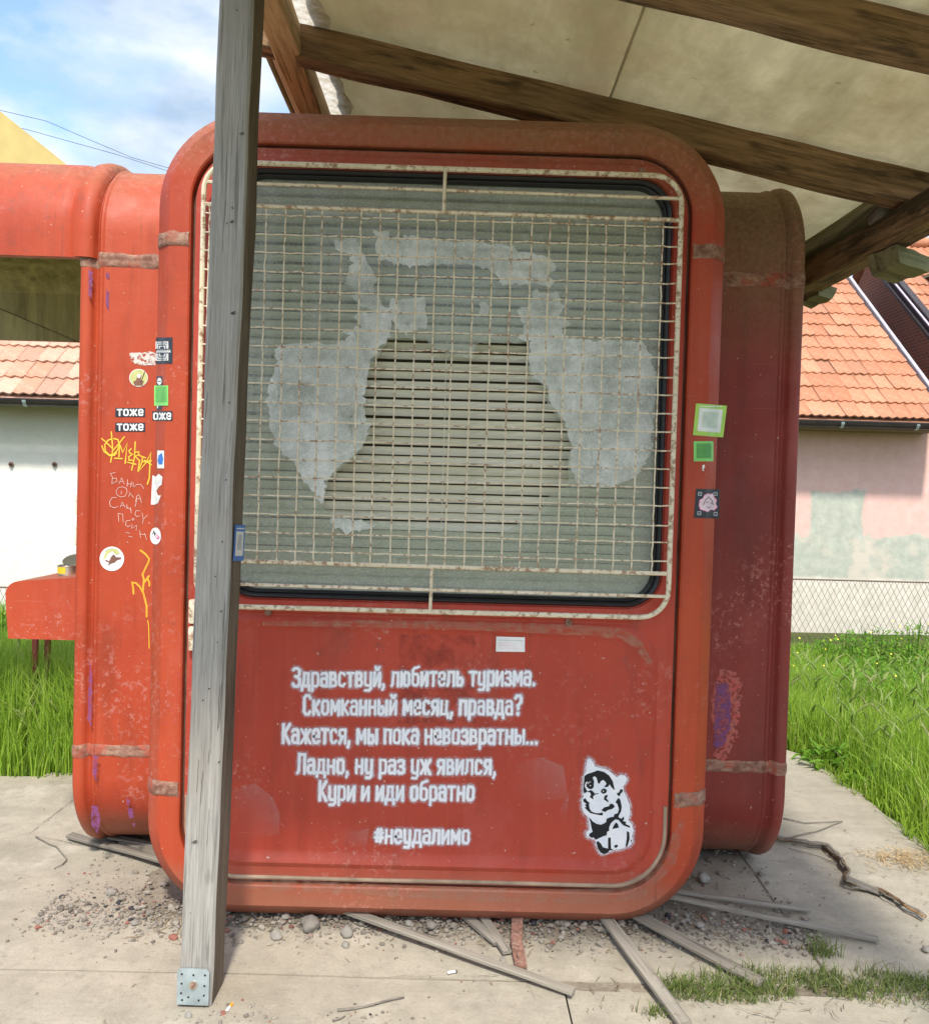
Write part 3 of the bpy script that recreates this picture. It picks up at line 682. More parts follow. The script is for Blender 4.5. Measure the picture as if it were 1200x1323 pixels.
films = [[(150,515),(220,508),(300,512),(335,492),(312,480),(362,470),(340,440),(384,430),(330,392),(352,378),(316,362),(330,320),(350,305),(300,272),(292,252),(345,246),(352,262),(385,318),(404,352),(388,372),(434,432),(437,495),(410,515),(382,555),(368,640),(372,690),(384,716),(368,755),(345,788),(308,812),(272,858),(262,912),(240,880),(212,845),(196,812),(160,780),(133,720),(125,640),(138,600)],
         [(395,225),(425,232),(432,252),(470,240),(560,252),(640,255),(742,264),(750,280),(818,290),(852,312),(828,340),(842,352),(830,372),(800,360),(720,366),(688,330),(650,312),(560,312),(480,318),(432,302),(402,300),(398,262)],
         [(752,430),(775,412),(800,376),(838,388),(862,378),(852,400),(878,424),(852,440),(888,456),(866,476),(876,500),(1060,505),(1086,540),(1098,600),(1092,700),(1086,780),(1050,850),(960,872),(905,860),(888,830),(882,800),(892,770),(882,740),(874,708),(834,668),(829,616),(789,600),(782,560),(784,504),(760,500),(768,468)],
         [(660,412),(680,408),(684,440),(655,436)], [(640,512),(646,512),(642,545),(630,541)], [(280,945),(330,948),(400,968),(330,985),(290,965)], [(430,400),(520,396),(528,470),(470,490),(436,450)]]
for i, fp in enumerate(films):
    pts = jag(jag([F2(*crop_px(p), YG-.001) for p in fp], .013, .010, i*3), .004, .004, i*5+1); V, Fs = fill2([pts], YG-.0008-.0004*i); orient(ob('film_scrap', V, Fs, M['film'], K))
# blind: 45 slats, backing
V = []; n = 9
for s_ in range(n):
    t = s_/(n-1); V += [(-.70, .0015-.007*math.sin(math.pi*t)+.013*(1-t), -.0140+.0278*t), (.70, .0015-.007*math.sin(math.pi*t)+.013*(1-t), -.0140+.0278*t)]
Fs = [(2*i, 2*i+1, 2*i+3, 2*i+2) for i in range(n-1)]
slat_me = mesh_of('slat', [(x, -y, z) for x, y, z in V], Fs, M['slat'], True)
for i in range(46):
    z = 1.012+i*.0294
    s_ = bpy.data.objects.new('slat', slat_me); COL.objects.link(s_); s_.parent = K
    s_.location = Vector((0, .085, z+random.gauss(0, .0008)))-K.location; s_.rotation_euler = (R(random.gauss(-10, 2.0)), R(random.gauss(0, .10)), 0)
bevel_box('window_backing', (-.74, .74, .14, .15, .95, 2.38), plain('brown_backing', (.10, .085, .06), .9), K)
for x in (-.42, .02, .46):
    V, Fs = tube_vf([(x, .062, 1.0), (x+.002, .062, 1.6), (x, .062, 2.34)], .0012, 5); ob('ladder_cord', V, Fs, M['slat'], K)
# grille
gr = link('grille', None, K)
gr.empty_display_size = .05
YW = -.036
fr = rr(.711, .995, 2.318, .085, 10, .002); V, Fs = tube_vf([(x, YW, z) for x, z in fr], .0078, 8, True)
smooth_angle(ob('grille_frame', V, Fs, M['cream'], gr))
def rod(name, a, b, r, wav=.0):
    a = Vector(a); b = Vector(b); k = max(2, int((b-a).length/.028)) if wav else 2; pts = []
    for i in range(k+1):
        p = a.lerp(b, i/k)
        if wav: p += Vector((random.gauss(0, .0006), wav*(1 if i % 2 else -1), random.gauss(0, .0006)))
        pts.append(p)
    V, Fs = tube_vf(pts, r, 6); smooth_angle(ob(name, V, Fs, M['cream'], gr), 60)
rod('grille_bar', (-.706, YW, 2.258), (.706, YW, 2.252), .0055); rod('grille_bar', (-.706, YW, 2.192), (.706, YW, 2.188), .0068)
rod('grille_bar', (-.706, YW, 1.133), (.706, YW, 1.129), .0068); rod('grille_bar', (-.706, YW, 1.063), (.706, YW, 1.060), .0055)
rod('grille_stay', (.006, YW-.004, 2.318), (.004, YW-.004, 2.19), .0058); rod('grille_stay', (-.004, YW-.004, .992), (-.002, YW-.004, 1.13), .0058)
for i in range(25):
    x = .660-i*.0563
    if x > -.70: rod('wire', (x+random.gauss(0, .001), YW, 2.188), (x-.004+random.gauss(0, .0015), YW, 1.131), .0024, .0024)
for i in range(19):
    z = 2.166-i*.0556; rod('wire', (-.706, YW, z+random.gauss(0, .0012)), (.706, YW, z+random.gauss(0, .0015)), .0023, .0024)
for x, z in ((.60, 2.345), (-.60, 2.345), (.42, .968), (-.5, .975)):
    V, Fs = tube_vf([(x, YP, z), (x, YP-.008, z)], .011, 10); ob('bolt_head', V, Fs, M['rust'], K)
# joints of filler across the front frame
def vstrip(name, prof, z0, z1, mat, off=.003, side=1, amp=.009):
    V = []; k = 6
    for j in range(k+1):
        z = z0+(z1-z0)*j/k; lip = off if 0 < j < k else 0
        for i, (x, y) in enumerate(prof):
            nz = mnoise.noise(Vector((x*40, y*40, z*40)))
            V.append((side*(x+lip*.7), y-lip-abs(nz)*.002*(lip > 0), z+amp*mnoise.noise(Vector((x*30, 5, z0*7+j)))*(1 if j in (0, k) else 0)))
    m_ = len(prof); Fs = [(j*m_+i, j*m_+i+1, (j+1)*m_+i+1, (j+1)*m_+i) for j in range(k) for i in range(m_-1)]
    o = ob(name, V, Fs, mat, K); recalc(o); orient(o); return smooth_angle(o, 60)
fp = [(HW-.112, .02), (HW-.112, -.0005), (HW-.10, -.0005), (HW-.085, -.0005), (HW-.065, -.0005), (HW-.049, -.0005), (HW-.041, .0055), (HW-.022, .0255), (HW-.003, .046), (HW+.0005, .06), (HW+.0005, .12)]
for side, z in ((-1, 2.075), (1, 2.085), (-1, .40), (1, .405)): vstrip('filler_joint', fp, z, z+.046, M['joint'], side=side)
# side arms: one tube running left-right, with flanged ends
AY0, AY1, AZ0, AZ1, AR = .360, 2.10, .024, 2.512, .30
def side_loop(x, off, n=14, shrink=0.0):
    cy = (AY0+AY1)/2; hw = (AY1-AY0)/2+off; return [(x, cy+a, b) for a, b in rr(hw, AZ0-off, AZ1+off, AR+off, n)]
prof = [(.70, 0), (1.166, 0), (1.169, .002), (1.173, .006), (1.178, .007), (1.182, .003), (1.186, -.004), (1.191, -.007), (1.197, -.004), (1.203, .006), (1.210, .014), (1.226, .017), (1.240, .013), (1.247, .004), (1.249, -.008), (1.247, -.03), (1.22, -.032)]
for sd, mt in ((-1, 'red'), (1, 'red_maroon')):
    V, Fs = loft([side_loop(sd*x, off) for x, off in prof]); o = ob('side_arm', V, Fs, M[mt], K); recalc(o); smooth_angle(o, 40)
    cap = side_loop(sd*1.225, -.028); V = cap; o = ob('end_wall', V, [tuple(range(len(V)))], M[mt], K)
    sp = [(x, AY0-off) for x, off in prof if x >= .86 or x == .70]; sp = [(.80, AY0)] + [q for q in sp if q[0] > 1.0][:-2]
    sp = [(x, y-.0006) for x, y in sp]; sp = [(.80+.034*i, AY0-.0006) for i in range(10)] + sp[1:]
    for z in (2.098, .400): vstrip('filler_joint', sp, z, z+.048 if z > 1 else z+.042, M['joint'], side=sd, off=.003)
# rear arm and core, seen only from the side
V, Fs = sweep_ring([(.03, 1.95), (.03, 2.33), (0, 2.35), (0, 2.42), (.035, 2.46), (.13, 2.46)], HW, KZ0, KZ1, KR, 12); o = ob('rear_frame', V, Fs, M['red'], K); recalc(o); smooth_angle(o, 30)
V, Fs = fill2([rr(HW-.12, KZ0+.12, KZ1-.12, KR-.12, 12)], 2.45); ob('rear_panel', V, Fs, M['red_panel'], K)
# left service side: awning shell, soffit, counter, frame post, legs
def awn_loop(x, off, zc=2.125, n=12, inner=False):
    cy = (AY0+AY1)/2; hw = (AY1-AY0)/2+off; z1 = AZ1+off+.002; r = AR+off; pts = [(x, cy-hw, zc)]
    for i in range(n+1): a = R(180-90*i/n); pts.append((x, cy-hw+r+r*math.cos(a), z1-r+r*math.sin(a)))
    for i in range(n+1): a = R(90-90*i/n); pts.append((x, cy+hw-r+r*math.cos(a), z1-r+r*math.sin(a)))
    pts.append((x, cy+hw, zc)); return pts
ap = [(-1.192, -.004), (-1.197, .012), (-1.205, .024), (-1.232, .030), (-1.258, .026), (-1.272, .012), (-1.285, .008), (-1.30, .016), (-1.315, .020), (-2.75, .020)]
V, Fs = loft([awn_loop(x, o_) for x, o_ in ap], False); i0 = loft([awn_loop(x, -.012) for x in (-1.245, -2.75)], False)
V3, F3 = loft([[awn_loop(x, o_)[0] for x, o_ in ((-1.245, -.012), (-2.75, -.012))], [awn_loop(x, .020)[0] for x in (-1.245, -2.75)]], False)
V4, F4 = loft([[awn_loop(x, o_)[-1] for x, o_ in ((-1.245, -.012), (-2.75, -.012))], [awn_loop(x, .020)[-1] for x in (-1.245, -2.75)]], False)
o = ob('awning', *merge((V, Fs), (V3, F3), (V4, F4)), M['red'], K); smooth_angle(o, 45)
ob('awning_lining', *i0, M['flap'], K)
q = [onY(0, 398, 2.05), onY(101, 441, 2.05)]
sl = (q[1].z-q[0].z)/(q[1].x-q[0].x); zl = q[0].z+sl*(-2.75-q[0].x); zr = q[0].z+sl*(-1.25-q[0].x)
V = [(-1.25, 2.04, zr), (-2.75, 2.04, max(zl, 2.2)), (-2.75, 2.04, 2.40), (-1.25, 2.04, 2.40)]; V += [(a_, b_+.02, c_) for a_, b_, c_ in V]
ob('soffit_board', V, [(0, 1, 2, 3), (7, 6, 5, 4), (0, 4, 5, 1), (1, 5, 6, 2), (2, 6, 7, 3), (3, 7, 4, 0)], M['flap'], K)
bevel_box('side_window_post', (-1.272, -1.250, .44, .475, 1.01, 2.14), M['cream'], K)
bevel_box('side_window_post', (-1.272, -1.250, 1.98, 2.015, 1.01, 2.2), M['cream'], K)
for z in (1.13, 1.24): bevel_box('hinge', (-1.285, -1.258, .425, .44, z, z+.07), M['cream'], K)
bevel_box('side_shutter', (-1.245, -1.226, .50, 1.97, 1.06, 2.13), M['cream'], K)
pr = [(-1.23, .798), (-1.498, .798), (-1.505, .88), (-1.510, .955)]
for i in range(9): a_ = R(180-78*i/8); pr.append((-1.46+.05*math.cos(a_), .955+.046*math.sin(a_)))
pr.append((-1.23, 1.022))
V, Fs = loft([[(x, y, z) for x, z in pr] for y in (.395, .40, 1.95, 1.96)]); Fs += [tuple(range(len(pr))), tuple(3*len(pr)+i for i in range(len(pr)-1, -1, -1))]
cnt = ob('counter', V, Fs, M['red'], K); recalc(cnt); smooth_angle(cnt, 50)
V, Fs = loft([[(x, y, z+.0015) for x, z in pr[6:]] for y in (.396, 1.95)], False); o = ob('counter_dirt', V, Fs, M['dust'], K)
for px, yy in ((44, 1.78), (60, 1.9)):
    p = onY(px, 840, yy); bevel_box('counter_leg', (p.x-.013, p.x+.013, yy, yy+.026, -.06, .798), M['red_maroon'], K)
# sockets on the front panel, half behind the post
for zc, y_ in ((.972, 0), (.890, 0)):
    s_ = bevel_box('wall_socket', (-.738, -.655, YP-.024, YP, zc-.037, zc+.037), None, K, bev=.006); s_.data.materials.append(M['socket'] if 'socket' in M else M['cream'])
    V, Fs = tube_vf([(-.695, YP-.0245, zc), (-.695, YP-.0275, zc)], .027, 20); o = ob('socket_ring', V, Fs, M['cream'], s_)
    V, Fs = tube_vf([(-.695, YP-.0276, zc), (-.695, YP-.0282, zc)], .021, 20); o = ob('socket_face', V, Fs, M['brown'], s_)
    V, Fs = tube_vf([(-.702, YP-.0284, zc), (-.702, YP-.0292, zc)], .0035, 8); ob('socket_pin', V, Fs, M['black'], s_)
# bumps of moss on the joint
bm = bmesh.new(); bmesh.ops.create_icosphere(bm, subdivisions=3, radius=.018)
pm_ = onY(129, 328, .49)
for v in bm.verts: v.co = v.co*(1+.35*mnoise.noise(v.co*120)) ; v.co.y *= .6
me = bpy.data.meshes.new('moss_tuft'); bm.to_mesh(me); bm.free(); me.materials.append(plain('dark_moss', (.05, .05, .015), .95, .5, 80, .8)); o = link('moss_tuft', me, K, world=False); o.location = pm_-K.location

# ---- lettering: condensed stencil strokes, grid x 0..4, x-height 6, cap 8.2
G = {}
def gl(ch, wd, *polys): G[ch] = (wd, [list(p) for p in polys])
gl('З', 4, [(.2,7.2),(1,8),(2.8,8),(3.6,7.2),(3.6,5.3),(2.8,4.4),(1.6,4.4)], [(2.8,4.1),(3.8,3.2),(3.8,1),(2.9,.1),(1,.1),(.1,1)])
gl('д', 4.4, [(.1,-1.5),(.1,.3),(4.3,.3),(4.3,-1.5)], [(.7,.6),(1.2,3),(1.3,5.8),(3.6,5.8),(3.6,.6)])
gl('р', 3.8, [(.4,-2),(.4,5.8)], [(.8,5.8),(2.8,5.8),(3.5,5),(3.5,1),(2.8,.2),(.9,.2)])
gl('а', 3.8, [(.4,5.2),(1,5.8),(2.7,5.8),(3.4,5),(3.4,0)], [(3,3.4),(1,3.4),(.3,2.7),(.3,.9),(1,.2),(2.9,.2)])
gl('в', 3.8, [(.4,0),(.4,5.8)], [(.7,5.8),(2.5,5.8),(3.1,5.1),(3.1,3.8),(2.5,3.1),(.8,3.1)], [(2.6,2.9),(3.4,2.3),(3.4,.8),(2.7,.2),(.8,.2)])
gl('с', 3.6, [(3.3,4.9),(2.6,5.8),(1.1,5.8),(.4,5),(.4,1),(1.1,.2),(2.6,.2),(3.3,1.1)])
gl('т', 3.6, [(.1,5.8),(3.5,5.8)], [(1.8,5.4),(1.8,0)])
gl('у', 3.8, [(.4,5.8),(.4,1.1),(1.1,.3),(3,.3)], [(3.4,5.8),(3.4,-1),(2.6,-1.9),(.6,-1.9)])
gl('й', 3.9, [(.4,5.8),(.4,.1)], [(.7,.7),(3.2,5.2)], [(3.5,5.8),(3.5,0)], [(1,8.2),(1.5,7.3),(2.5,7.3),(3,8.2)])
gl('и', 3.9, [(.4,5.8),(.4,.1)], [(.7,.7),(3.2,5.2)], [(3.5,5.8),(3.5,0)])
gl(',', 1.2, [(.6,.6),(.6,-.3),(.1,-1.7)])
gl('.', 1.2, [(.5,.1),(.5,.5)])
gl('л', 4, [(.1,.1),(.7,.9),(1,5.8),(3.6,5.8),(3.6,0)])
gl('ю', 5.2, [(.4,0),(.4,5.8)], [(.8,3),(1.7,3)], [(3.3,5.8),(2.6,5.8),(1.9,5),(1.9,1),(2.6,.2),(3.3,.2)], [(3.7,5.8),(4.2,5.7),(4.8,5),(4.8,1),(4.2,.3),(3.7,.2)])
gl('б', 3.8, [(3.5,8.3),(1.1,7.6),(.4,6.6),(.4,1),(1.1,.2),(1.7,.2)], [(2.2,.2),(2.8,.3),(3.5,1),(3.5,4.3),(2.8,5.1),(.9,5.1)])
gl('е', 3.7, [(.8,2.9),(3.3,2.9),(3.3,5),(2.6,5.8),(1.1,5.8),(.4,5),(.4,1),(1.1,.2),(2.7,.2),(3.3,.9)])
gl('ь', 3.7, [(.4,5.8),(.4,.2)], [(.8,3.3),(2.6,3.3),(3.3,2.6),(3.3,.9),(2.6,.2),(.8,.2)])
gl('з', 3.5, [(.2,5.2),(.9,5.8),(2.4,5.8),(3,5.2),(3,3.8),(2.4,3.1),(1.2,3.1)], [(2.4,2.9),(3.2,2.3),(3.2,.8),(2.5,.2),(.8,.2),(.1,.9)])
gl('м', 4.8, [(.4,0),(.4,5.8)], [(.8,5.3),(2.4,1.8)], [(2.4,1.8),(4.0,5.3)], [(4.4,5.8),(4.4,0)])
gl('С', 4, [(3.7,6.9),(2.9,8.1),(1.2,8.1),(.4,7.1),(.4,1.1),(1.2,.1),(2.9,.1),(3.7,1.2)])
gl('к', 3.7, [(.4,0),(.4,5.8)], [(3.3,5.8),(1.1,3.0),(3.5,0)])
gl('о', 3.9, [(1.8,5.8),(1.1,5.8),(.4,5),(.4,1),(1.1,.2),(1.7,.2)], [(2.2,.2),(2.8,.2),(3.5,1),(3.5,5),(2.8,5.8),(2.3,5.8)])
gl('н', 3.9, [(.4,0),(.4,5.8)], [(3.5,0),(3.5,5.8)], [(.9,3),(3,3)])
gl('ы', 5.2, [(.4,5.8),(.4,.2)], [(.8,3.3),(2.4,3.3),(3,2.6),(3,.9),(2.4,.2),(.8,.2)], [(4.8,5.8),(4.8,0)])
gl('я', 3.8, [(3.4,0),(3.4,5.8)], [(3,5.8),(1.1,5.8),(.4,5.1),(.4,3.6),(1.1,2.9),(3,2.9)], [(1.9,2.6),(.4,0)])
gl('ц', 4.3, [(.4,5.8),(.4,.2),(4.1,.2),(4.1,-1.5)], [(3.3,5.8),(3.3,.5)])
gl('п', 3.9, [(.4,0),(.4,5.8),(3.5,5.8),(3.5,0)])
gl('?', 3.6, [(.3,6.9),(1,8),(2.6,8),(3.3,7.1),(3.3,5.4),(1.8,3.8),(1.8,2.4)], [(1.8,.1),(1.8,.5)])
gl('К', 4, [(.4,0),(.4,8.1)], [(3.7,8.1),(1.1,4.2),(3.8,0)])
gl('ж', 5.2, [(2.6,0),(2.6,5.8)], [(.2,5.8),(2.1,3),(.1,0)], [(5,5.8),(3.1,3),(5.1,0)])
gl('ч', 3.8, [(.4,5.8),(.4,3.6),(1.1,2.8),(3,2.8)], [(3.4,5.8),(3.4,0)])
gl('Л', 4.3, [(.1,.1),(.8,1),(1.1,8.1),(3.9,8.1),(3.9,0)])
gl('#', 4.6, [(1.2,.6),(1.7,6.2)], [(3,.6),(3.5,6.2)], [(.3,2.4),(4.2,2.4)], [(.5,4.5),(4.4,4.5)])
def layout(txt, x0, x1, zb, cap, gap=1.25, space=2.6, dz=0.0):
    adv = 0; pos = []
    for ch in txt:
        if ch == ' ': adv += space; continue
        pos.append((ch, adv)); adv += G[ch][0]+gap
    adv -= gap; sx = (x1-x0)/adv; sz = cap/8.2; out = []
    for ch, a_ in pos:
        for p in G[ch][1]: out.append([(x0+(a_+q[0])*sx, zb+q[1]*sz + dz*(a_/adv)) for q in p])
    return out
YT = YP+.008-.0022
lines = [('Здравствуй, любитель туризма.', 378, 691, 887, 885, 24.5), ('Скомканный месяц, правда?', 392, 673, 923, 923, 25), ('Кажется, мы пока невозвратны...', 365, 694, 960, 961, 25),
         ('Ладно, ну раз уж явился,', 384, 640, 999, 1000, 25), ('Кури и иди обратно', 412, 612, 1034, 1034, 25), ('#неудалимо', 484, 606, 1089, 1090, 18)]
for txt, xa, xb, ya, yb, cp in lines:
    a_ = F2(xa, ya, YT); b_ = F2(xb, yb, YT); cap = cp/424
    if txt[0] == '#': cap = .056
    st = layout(txt, a_[0], b_[0], a_[1], cap, dz=b_[1]-a_[1])
    st = [[(x+random.gauss(0, .0003), z+random.gauss(0, .0003)) for x, z in p] for p in st]
    t = ob('stencilled_verse', *strokes(st, .0086, YT-.0010, .00003), M['spray'], K, 'white spray-stencilled line reading "%s"' % txt)
    o = ob('overspray', *strokes(st, .0145, YT-.0005, .00003), M['spray_soft'], t); o = ob('overspray', *strokes(st, .0235, YT, .00003), M['spray_faint'], t)

# ---- stencilled dog
def dcrop(p): return F2(700+p[0]/7.5, 960+p[1]/7.5, YT)
dog_w = [(455,150),(475,165),(503,205),(515,228),(545,238),(600,250),(650,268),(705,318),(725,335),(760,312),(800,315),(825,345),(812,385),(788,420),(790,470),(825,540),(850,600),(852,700),(835,745),(872,790),(884,850),(872,900),(878,960),(850,1000),(770,1028),(690,1040),(640,1062),(590,1078),(560,1062),(530,1010),(510,935),(470,925),(435,905),(430,865),(462,840),(455,780),(448,720),(405,680),(388,630),(385,560),(402,520),(398,450),(400,330),(425,280),(430,220),(438,170)]
dog_b = [[(410,320),(440,300),(490,285),(540,266),(600,280),(650,315),(685,370),(705,455),(690,448),(665,420),(655,400),(640,425),(600,430),(625,395),(608,370),(590,358),(570,372),(555,398),(540,385),(530,340),(510,322),(490,335),(505,370),(500,430),(485,445),(460,448),(432,425),(430,400),(445,375),(425,380),(412,420),(440,470),(475,455),(495,470),(512,490),(550,486),(548,492),(510,502),(495,520),(498,548),(470,530),(462,518),(475,505),(465,480),(440,472),(408,490),(400,460)],
         [(445,385),(480,375),(495,400),(485,435),(460,440),(447,415)],
         [(570,468),(580,448),(600,440),(622,450),(628,470),(615,488),(590,492),(572,480)], [(608,510),(632,503),(636,520),(622,532),(645,565),(640,575),(598,545)],
         [(400,545),(420,535),(435,560),(460,580),(455,600),(462,640),(480,665),(520,680),(560,680),(588,672),(590,700),(570,702),(520,692),(470,680),(440,655),(412,625),(430,620),(415,600),(432,590),(400,568)],
         [(575,655),(600,625),(650,612),(660,588),(690,592),(705,618),(680,640),(640,650),(610,670)],
         [(760,448),(785,452),(778,480),(765,485),(752,515),(735,510),(722,488),(745,480)],
         [(742,530),(760,555),(772,620),(765,665),(745,700),(740,720),(770,735),(790,712),(795,740),(780,755),(815,765),(808,785),(850,805),(852,822),(820,810),(790,800),(765,775),(740,745),(715,740),(690,755),(665,780),(650,820),(650,850),(630,862),(625,895),(590,905),(520,938),(500,915),(480,920),(455,900),(460,880),(490,860),(478,820),(470,770),(452,722),(470,735),(490,760),(530,785),(570,792),(600,780),(622,765),(625,735),(660,720),(695,715),(700,690),(735,680),(745,640),(730,590),(710,575),(730,545)],
         [(715,770),(735,785),(745,820),(715,828),(680,835),(695,800)], [(525,960),(545,952),(570,975),(590,1010),(640,1025),(640,920),(665,915),(668,1020),(692,1040),(655,1040),(640,1060),(600,1078),(565,1060),(540,1020)],
         [(822,855),(845,865),(848,930),(828,1000),(808,1010),(820,930)], [(705,990),(730,985),(735,1005),(712,1018),(698,1005)], [(862,935),(872,940),(868,965),(860,955)]]
dogroot = None
V, Fs = fill2([jag([dcrop(p) for p in dog_w], .0012, .006)], YT-.0008); D = orient(ob('stencilled_dog', V, Fs, M['spray'], K, 'white and black stencil of a fluffy husky dog with a tilted head'))
hal = [dcrop(p) for p in dog_w]; cxm = sum(p[0] for p in hal)/len(hal); czm = sum(p[1] for p in hal)/len(hal)
V, Fs = strokes([hal+[hal[0]]], .012, YT-.0004); ob('overspray', V, Fs, M['spray_soft'], D)
V, Fs = strokes([hal+[hal[0]]], .022, YT-.0001); ob('overspray', V, Fs, M['spray_faint'], D)
for i, p in enumerate(dog_b):
    V, Fs = fill2([[dcrop(q) for q in densify(p, 20)]], YT-.0014-.0001*(i % 4)); orient(ob('black_patch', V, Fs, M['black'] if i != 1 else M['black'], D))
V, Fs = strokes([[dcrop(q) for q in [(446,395),(452,382),(470,376)]]], .0018, YT-.002); ob('white_patch', V, Fs, M['white'], D)
for c_ in ((593, 466), (468, 412)):
    V, Fs = fill2([[dcrop((c_[0]+6*math.cos(k), c_[1]+6*math.sin(k))) for k in np.linspace(0, 5.5, 8)]], YT-.0022); orient(ob('white_patch', V, Fs, M['white'], D))

# ---- worn and pale marks on the paint
def blotch(name, px_pts, y, mat, parent=K, amp=.004, d=.01, label=None, fn=None):
    pts = jag([F2(a, b, y) for a, b in px_pts], amp, d, random.random()*20); V, Fs = fill2([pts], y)
    o = orient(ob(name, V, Fs, mat, parent, label))
    if mat is M['smear']:
        c0 = [v.co.x+v.co.z for v in o.data.vertices]; lo_, hi_ = min(c0), max(c0); at = o.data.attributes.new('tint', 'FLOAT', 'POINT'); at.data.foreach_set('value', [max(0, ((q-lo_)/(hi_-lo_)-.35)/.65)**1.3 for q in c0])
    return o
def ell(cx, cy, rx, ry, n=18): return [(cx+rx*math.cos(2*math.pi*k/n), cy+ry*math.sin(2*math.pi*k/n)) for k in range(n)]
YI = YP+.008
blotch('panel_smudge', [(514,820),(612,818),(614,934),(516,936)], YI-.0008, M['glue'], d=.01, amp=.014)
blotch('panel_smudge', [(300,1022),(330,1012),(352,1030),(362,1052),(360,1078),(330,1085),(302,1085)], YI-.0007, M['smear'], d=.02)  # pale patches, strongest at upper right, fading to lower left
blotch('panel_smudge', [(666,988),(700,978),(728,990),(733,1030),(700,1040),(655,1030)], YI-.0007, M['smear'], d=.02)
blotch('panel_smudge', [(438,1072),(462,1074),(478,1070),(472,1096),(458,1090),(436,1092)], YI-.0007, M['smear'], d=.02)
blotch('white_smear', [(735,1024),(733,1050),(727,1086),(719,1078),(722,1050)], YI-.0009, M['smear'], d=.03, amp=.0006)
blotch('white_smear', [(760,1119),(800,1122),(790,1138),(772,1132)], YI-.0009, M['smear'], d=.02, amp=.002)
blotch('pink_fleck', ell(642, 1119, 5, 6), YI-.0009, M['palepink'], amp=.002, d=.004)
# dust lying along the top of the pressed field and the panel foot
dst = [F2(x, y, YP) for x, y in [(340,803),(480,801),(620,803),(760,808),(805,812),(828,828),(843,855),(836,858),(820,838),(800,824),(740,820),(620,814),(480,810),(340,808)]]
V, Fs = fill2([jag(dst, .004, .01)], YP-.0092); orient(ob('dust_line', V, Fs, M['dust'], K))
blotch('dust_line', [(297,1134),(500,1143),(700,1150),(790,1148),(850,1118),(878,1060),(884,1066),(872,1118),(830,1160),(790,1168),(640,1166),(460,1156),(297,1148)], YP-.0125, M['dust_soft'], amp=.003)
blotch('peeled_patch', [(928,868),(948,864),(957,880),(958,905),(954,930),(950,955),(940,980),(926,984),(918,900)], AY0-.0012, M['peel'], d=.005, amp=.016)
blotch('purple_patch', [(924,884),(940,882),(944,905),(943,940),(936,962),(922,968)], AY0-.0018, M['purple'], d=.008, amp=.005)
for pts in ([(118,1040),(126,1042),(130,1060),(126,1078),(118,1066)], [(164,1032),(168,1034),(167,1042),(163,1040)], [(165,1045),(171,1044),(173,1056),(167,1058)], [(170,1064),(175,1064),(174,1070)], [(121,975),(127,978),(124,1010),(119,1000)], [(116,850),(119,870),(118,940),(113,930)], [(114,345),(120,352),(118,385),(114,380)], [(137,352),(142,352),(141,361),(137,360)], [(137,372),(141,378),(140,402),(137,395)]):
    blotch('purple_patch', pts, AY0-.0255 if pts[0][0] < 130 else AY0-.0015, M['purple'], amp=.002, d=.006)
for pts in ([(884,560+320),(887,860),(886,900),(882,940),(880,935)], [(868,295),(874,292),(876,304),(870,318),(866,312)], [(874,945),(878,950),(872,1030),(868,1020)]):
    blotch('purple_patch', pts, YP-.001, M['purple'], amp=.001, d=.006)

# ---- stickers. The frame front folds back along its outer chamfer; stickers follow it
def surf_y(x): 
    e = abs(x)-(HW-.050)
    if e <= 0: return -.0006
    if e <= .008: return e*.75-.0006
    if e <= .046: return .006+(e-.008)*1.0526-.0006
    return .0455
class Surf:
    def __init__(s, kind): s.kind = kind
    def pt(s, px, py, lift):
        if s.kind == 'wing': p = onY(px, py, AY0-.001-lift); return (p.x, p.y, p.z)
        if s.kind == 'panel': p = onY(px, py, YI-.001-lift); return (p.x, p.y, p.z)
        y = 0.0
        for _ in range(4): p = onY(px, py, y); y = surf_y(p.x)
        return (p.x, y-lift, p.z)
def fold(o, S, lift):
    if S.kind != 'frame': return orient(o)
    bm = bmesh.new(); bm.from_mesh(o.data)
    for c in (HW-.050, HW-.042, HW-.020, HW-.004):
        for sg in (1, -1): bmesh.ops.bisect_plane(bm, geom=bm.verts[:]+bm.edges[:]+bm.faces[:], plane_co=(sg*c, 0, 0), plane_no=(1, 0, 0))
    for v in bm.verts: v.co.y = surf_y(v.co.x)-lift
    bm.to_mesh(o.data); bm.free(); return orient(o)
def quad_on(S, pts, lift, name, mat, parent=K, label=None, nsub=16):
    # polygon given in photo pixels; split into thin columns so that it can fold
    a, b, c, d = pts; V = []; Fs = []
    for i in range(nsub+1):
        t = i/nsub
        top = (a[0]+(b[0]-a[0])*t, a[1]+(b[1]-a[1])*t); bot = (d[0]+(c[0]-d[0])*t, d[1]+(c[1]-d[1])*t)
        V += [S.pt(*top, lift), S.pt(*bot, lift)]
    for i in range(nsub): Fs.append((2*i, 2*i+1, 2*i+3, 2*i+2))
    return fold(ob(name, V, Fs, mat, parent, label), S, lift)
def poly_on(S, pts, lift, name, mat, parent=K, label=None):
    P3 = [S.pt(*p, lift) for p in pts]; tri = tessellate_polygon([[Vector((p[0], p[2], 0)) for p in P3]]); return fold(ob(name, P3, [tuple(t) for t in tri], mat, parent, label), S, lift)
def line_on(S, polys, wpx, lift, name, mat, parent=K, label=None):
    V = []; Fs = []
    for k, p in enumerate(polys):
        v, f = ribbon(p, wpx); n = len(V); V += [S.pt(q.x, q.y, lift+.00004*(k % 6)) for q in v]; Fs += [tuple(i+n for i in g_) for g_ in f]
    return fold(ob(name, V, Fs, mat, parent, label), S, lift+.0002)
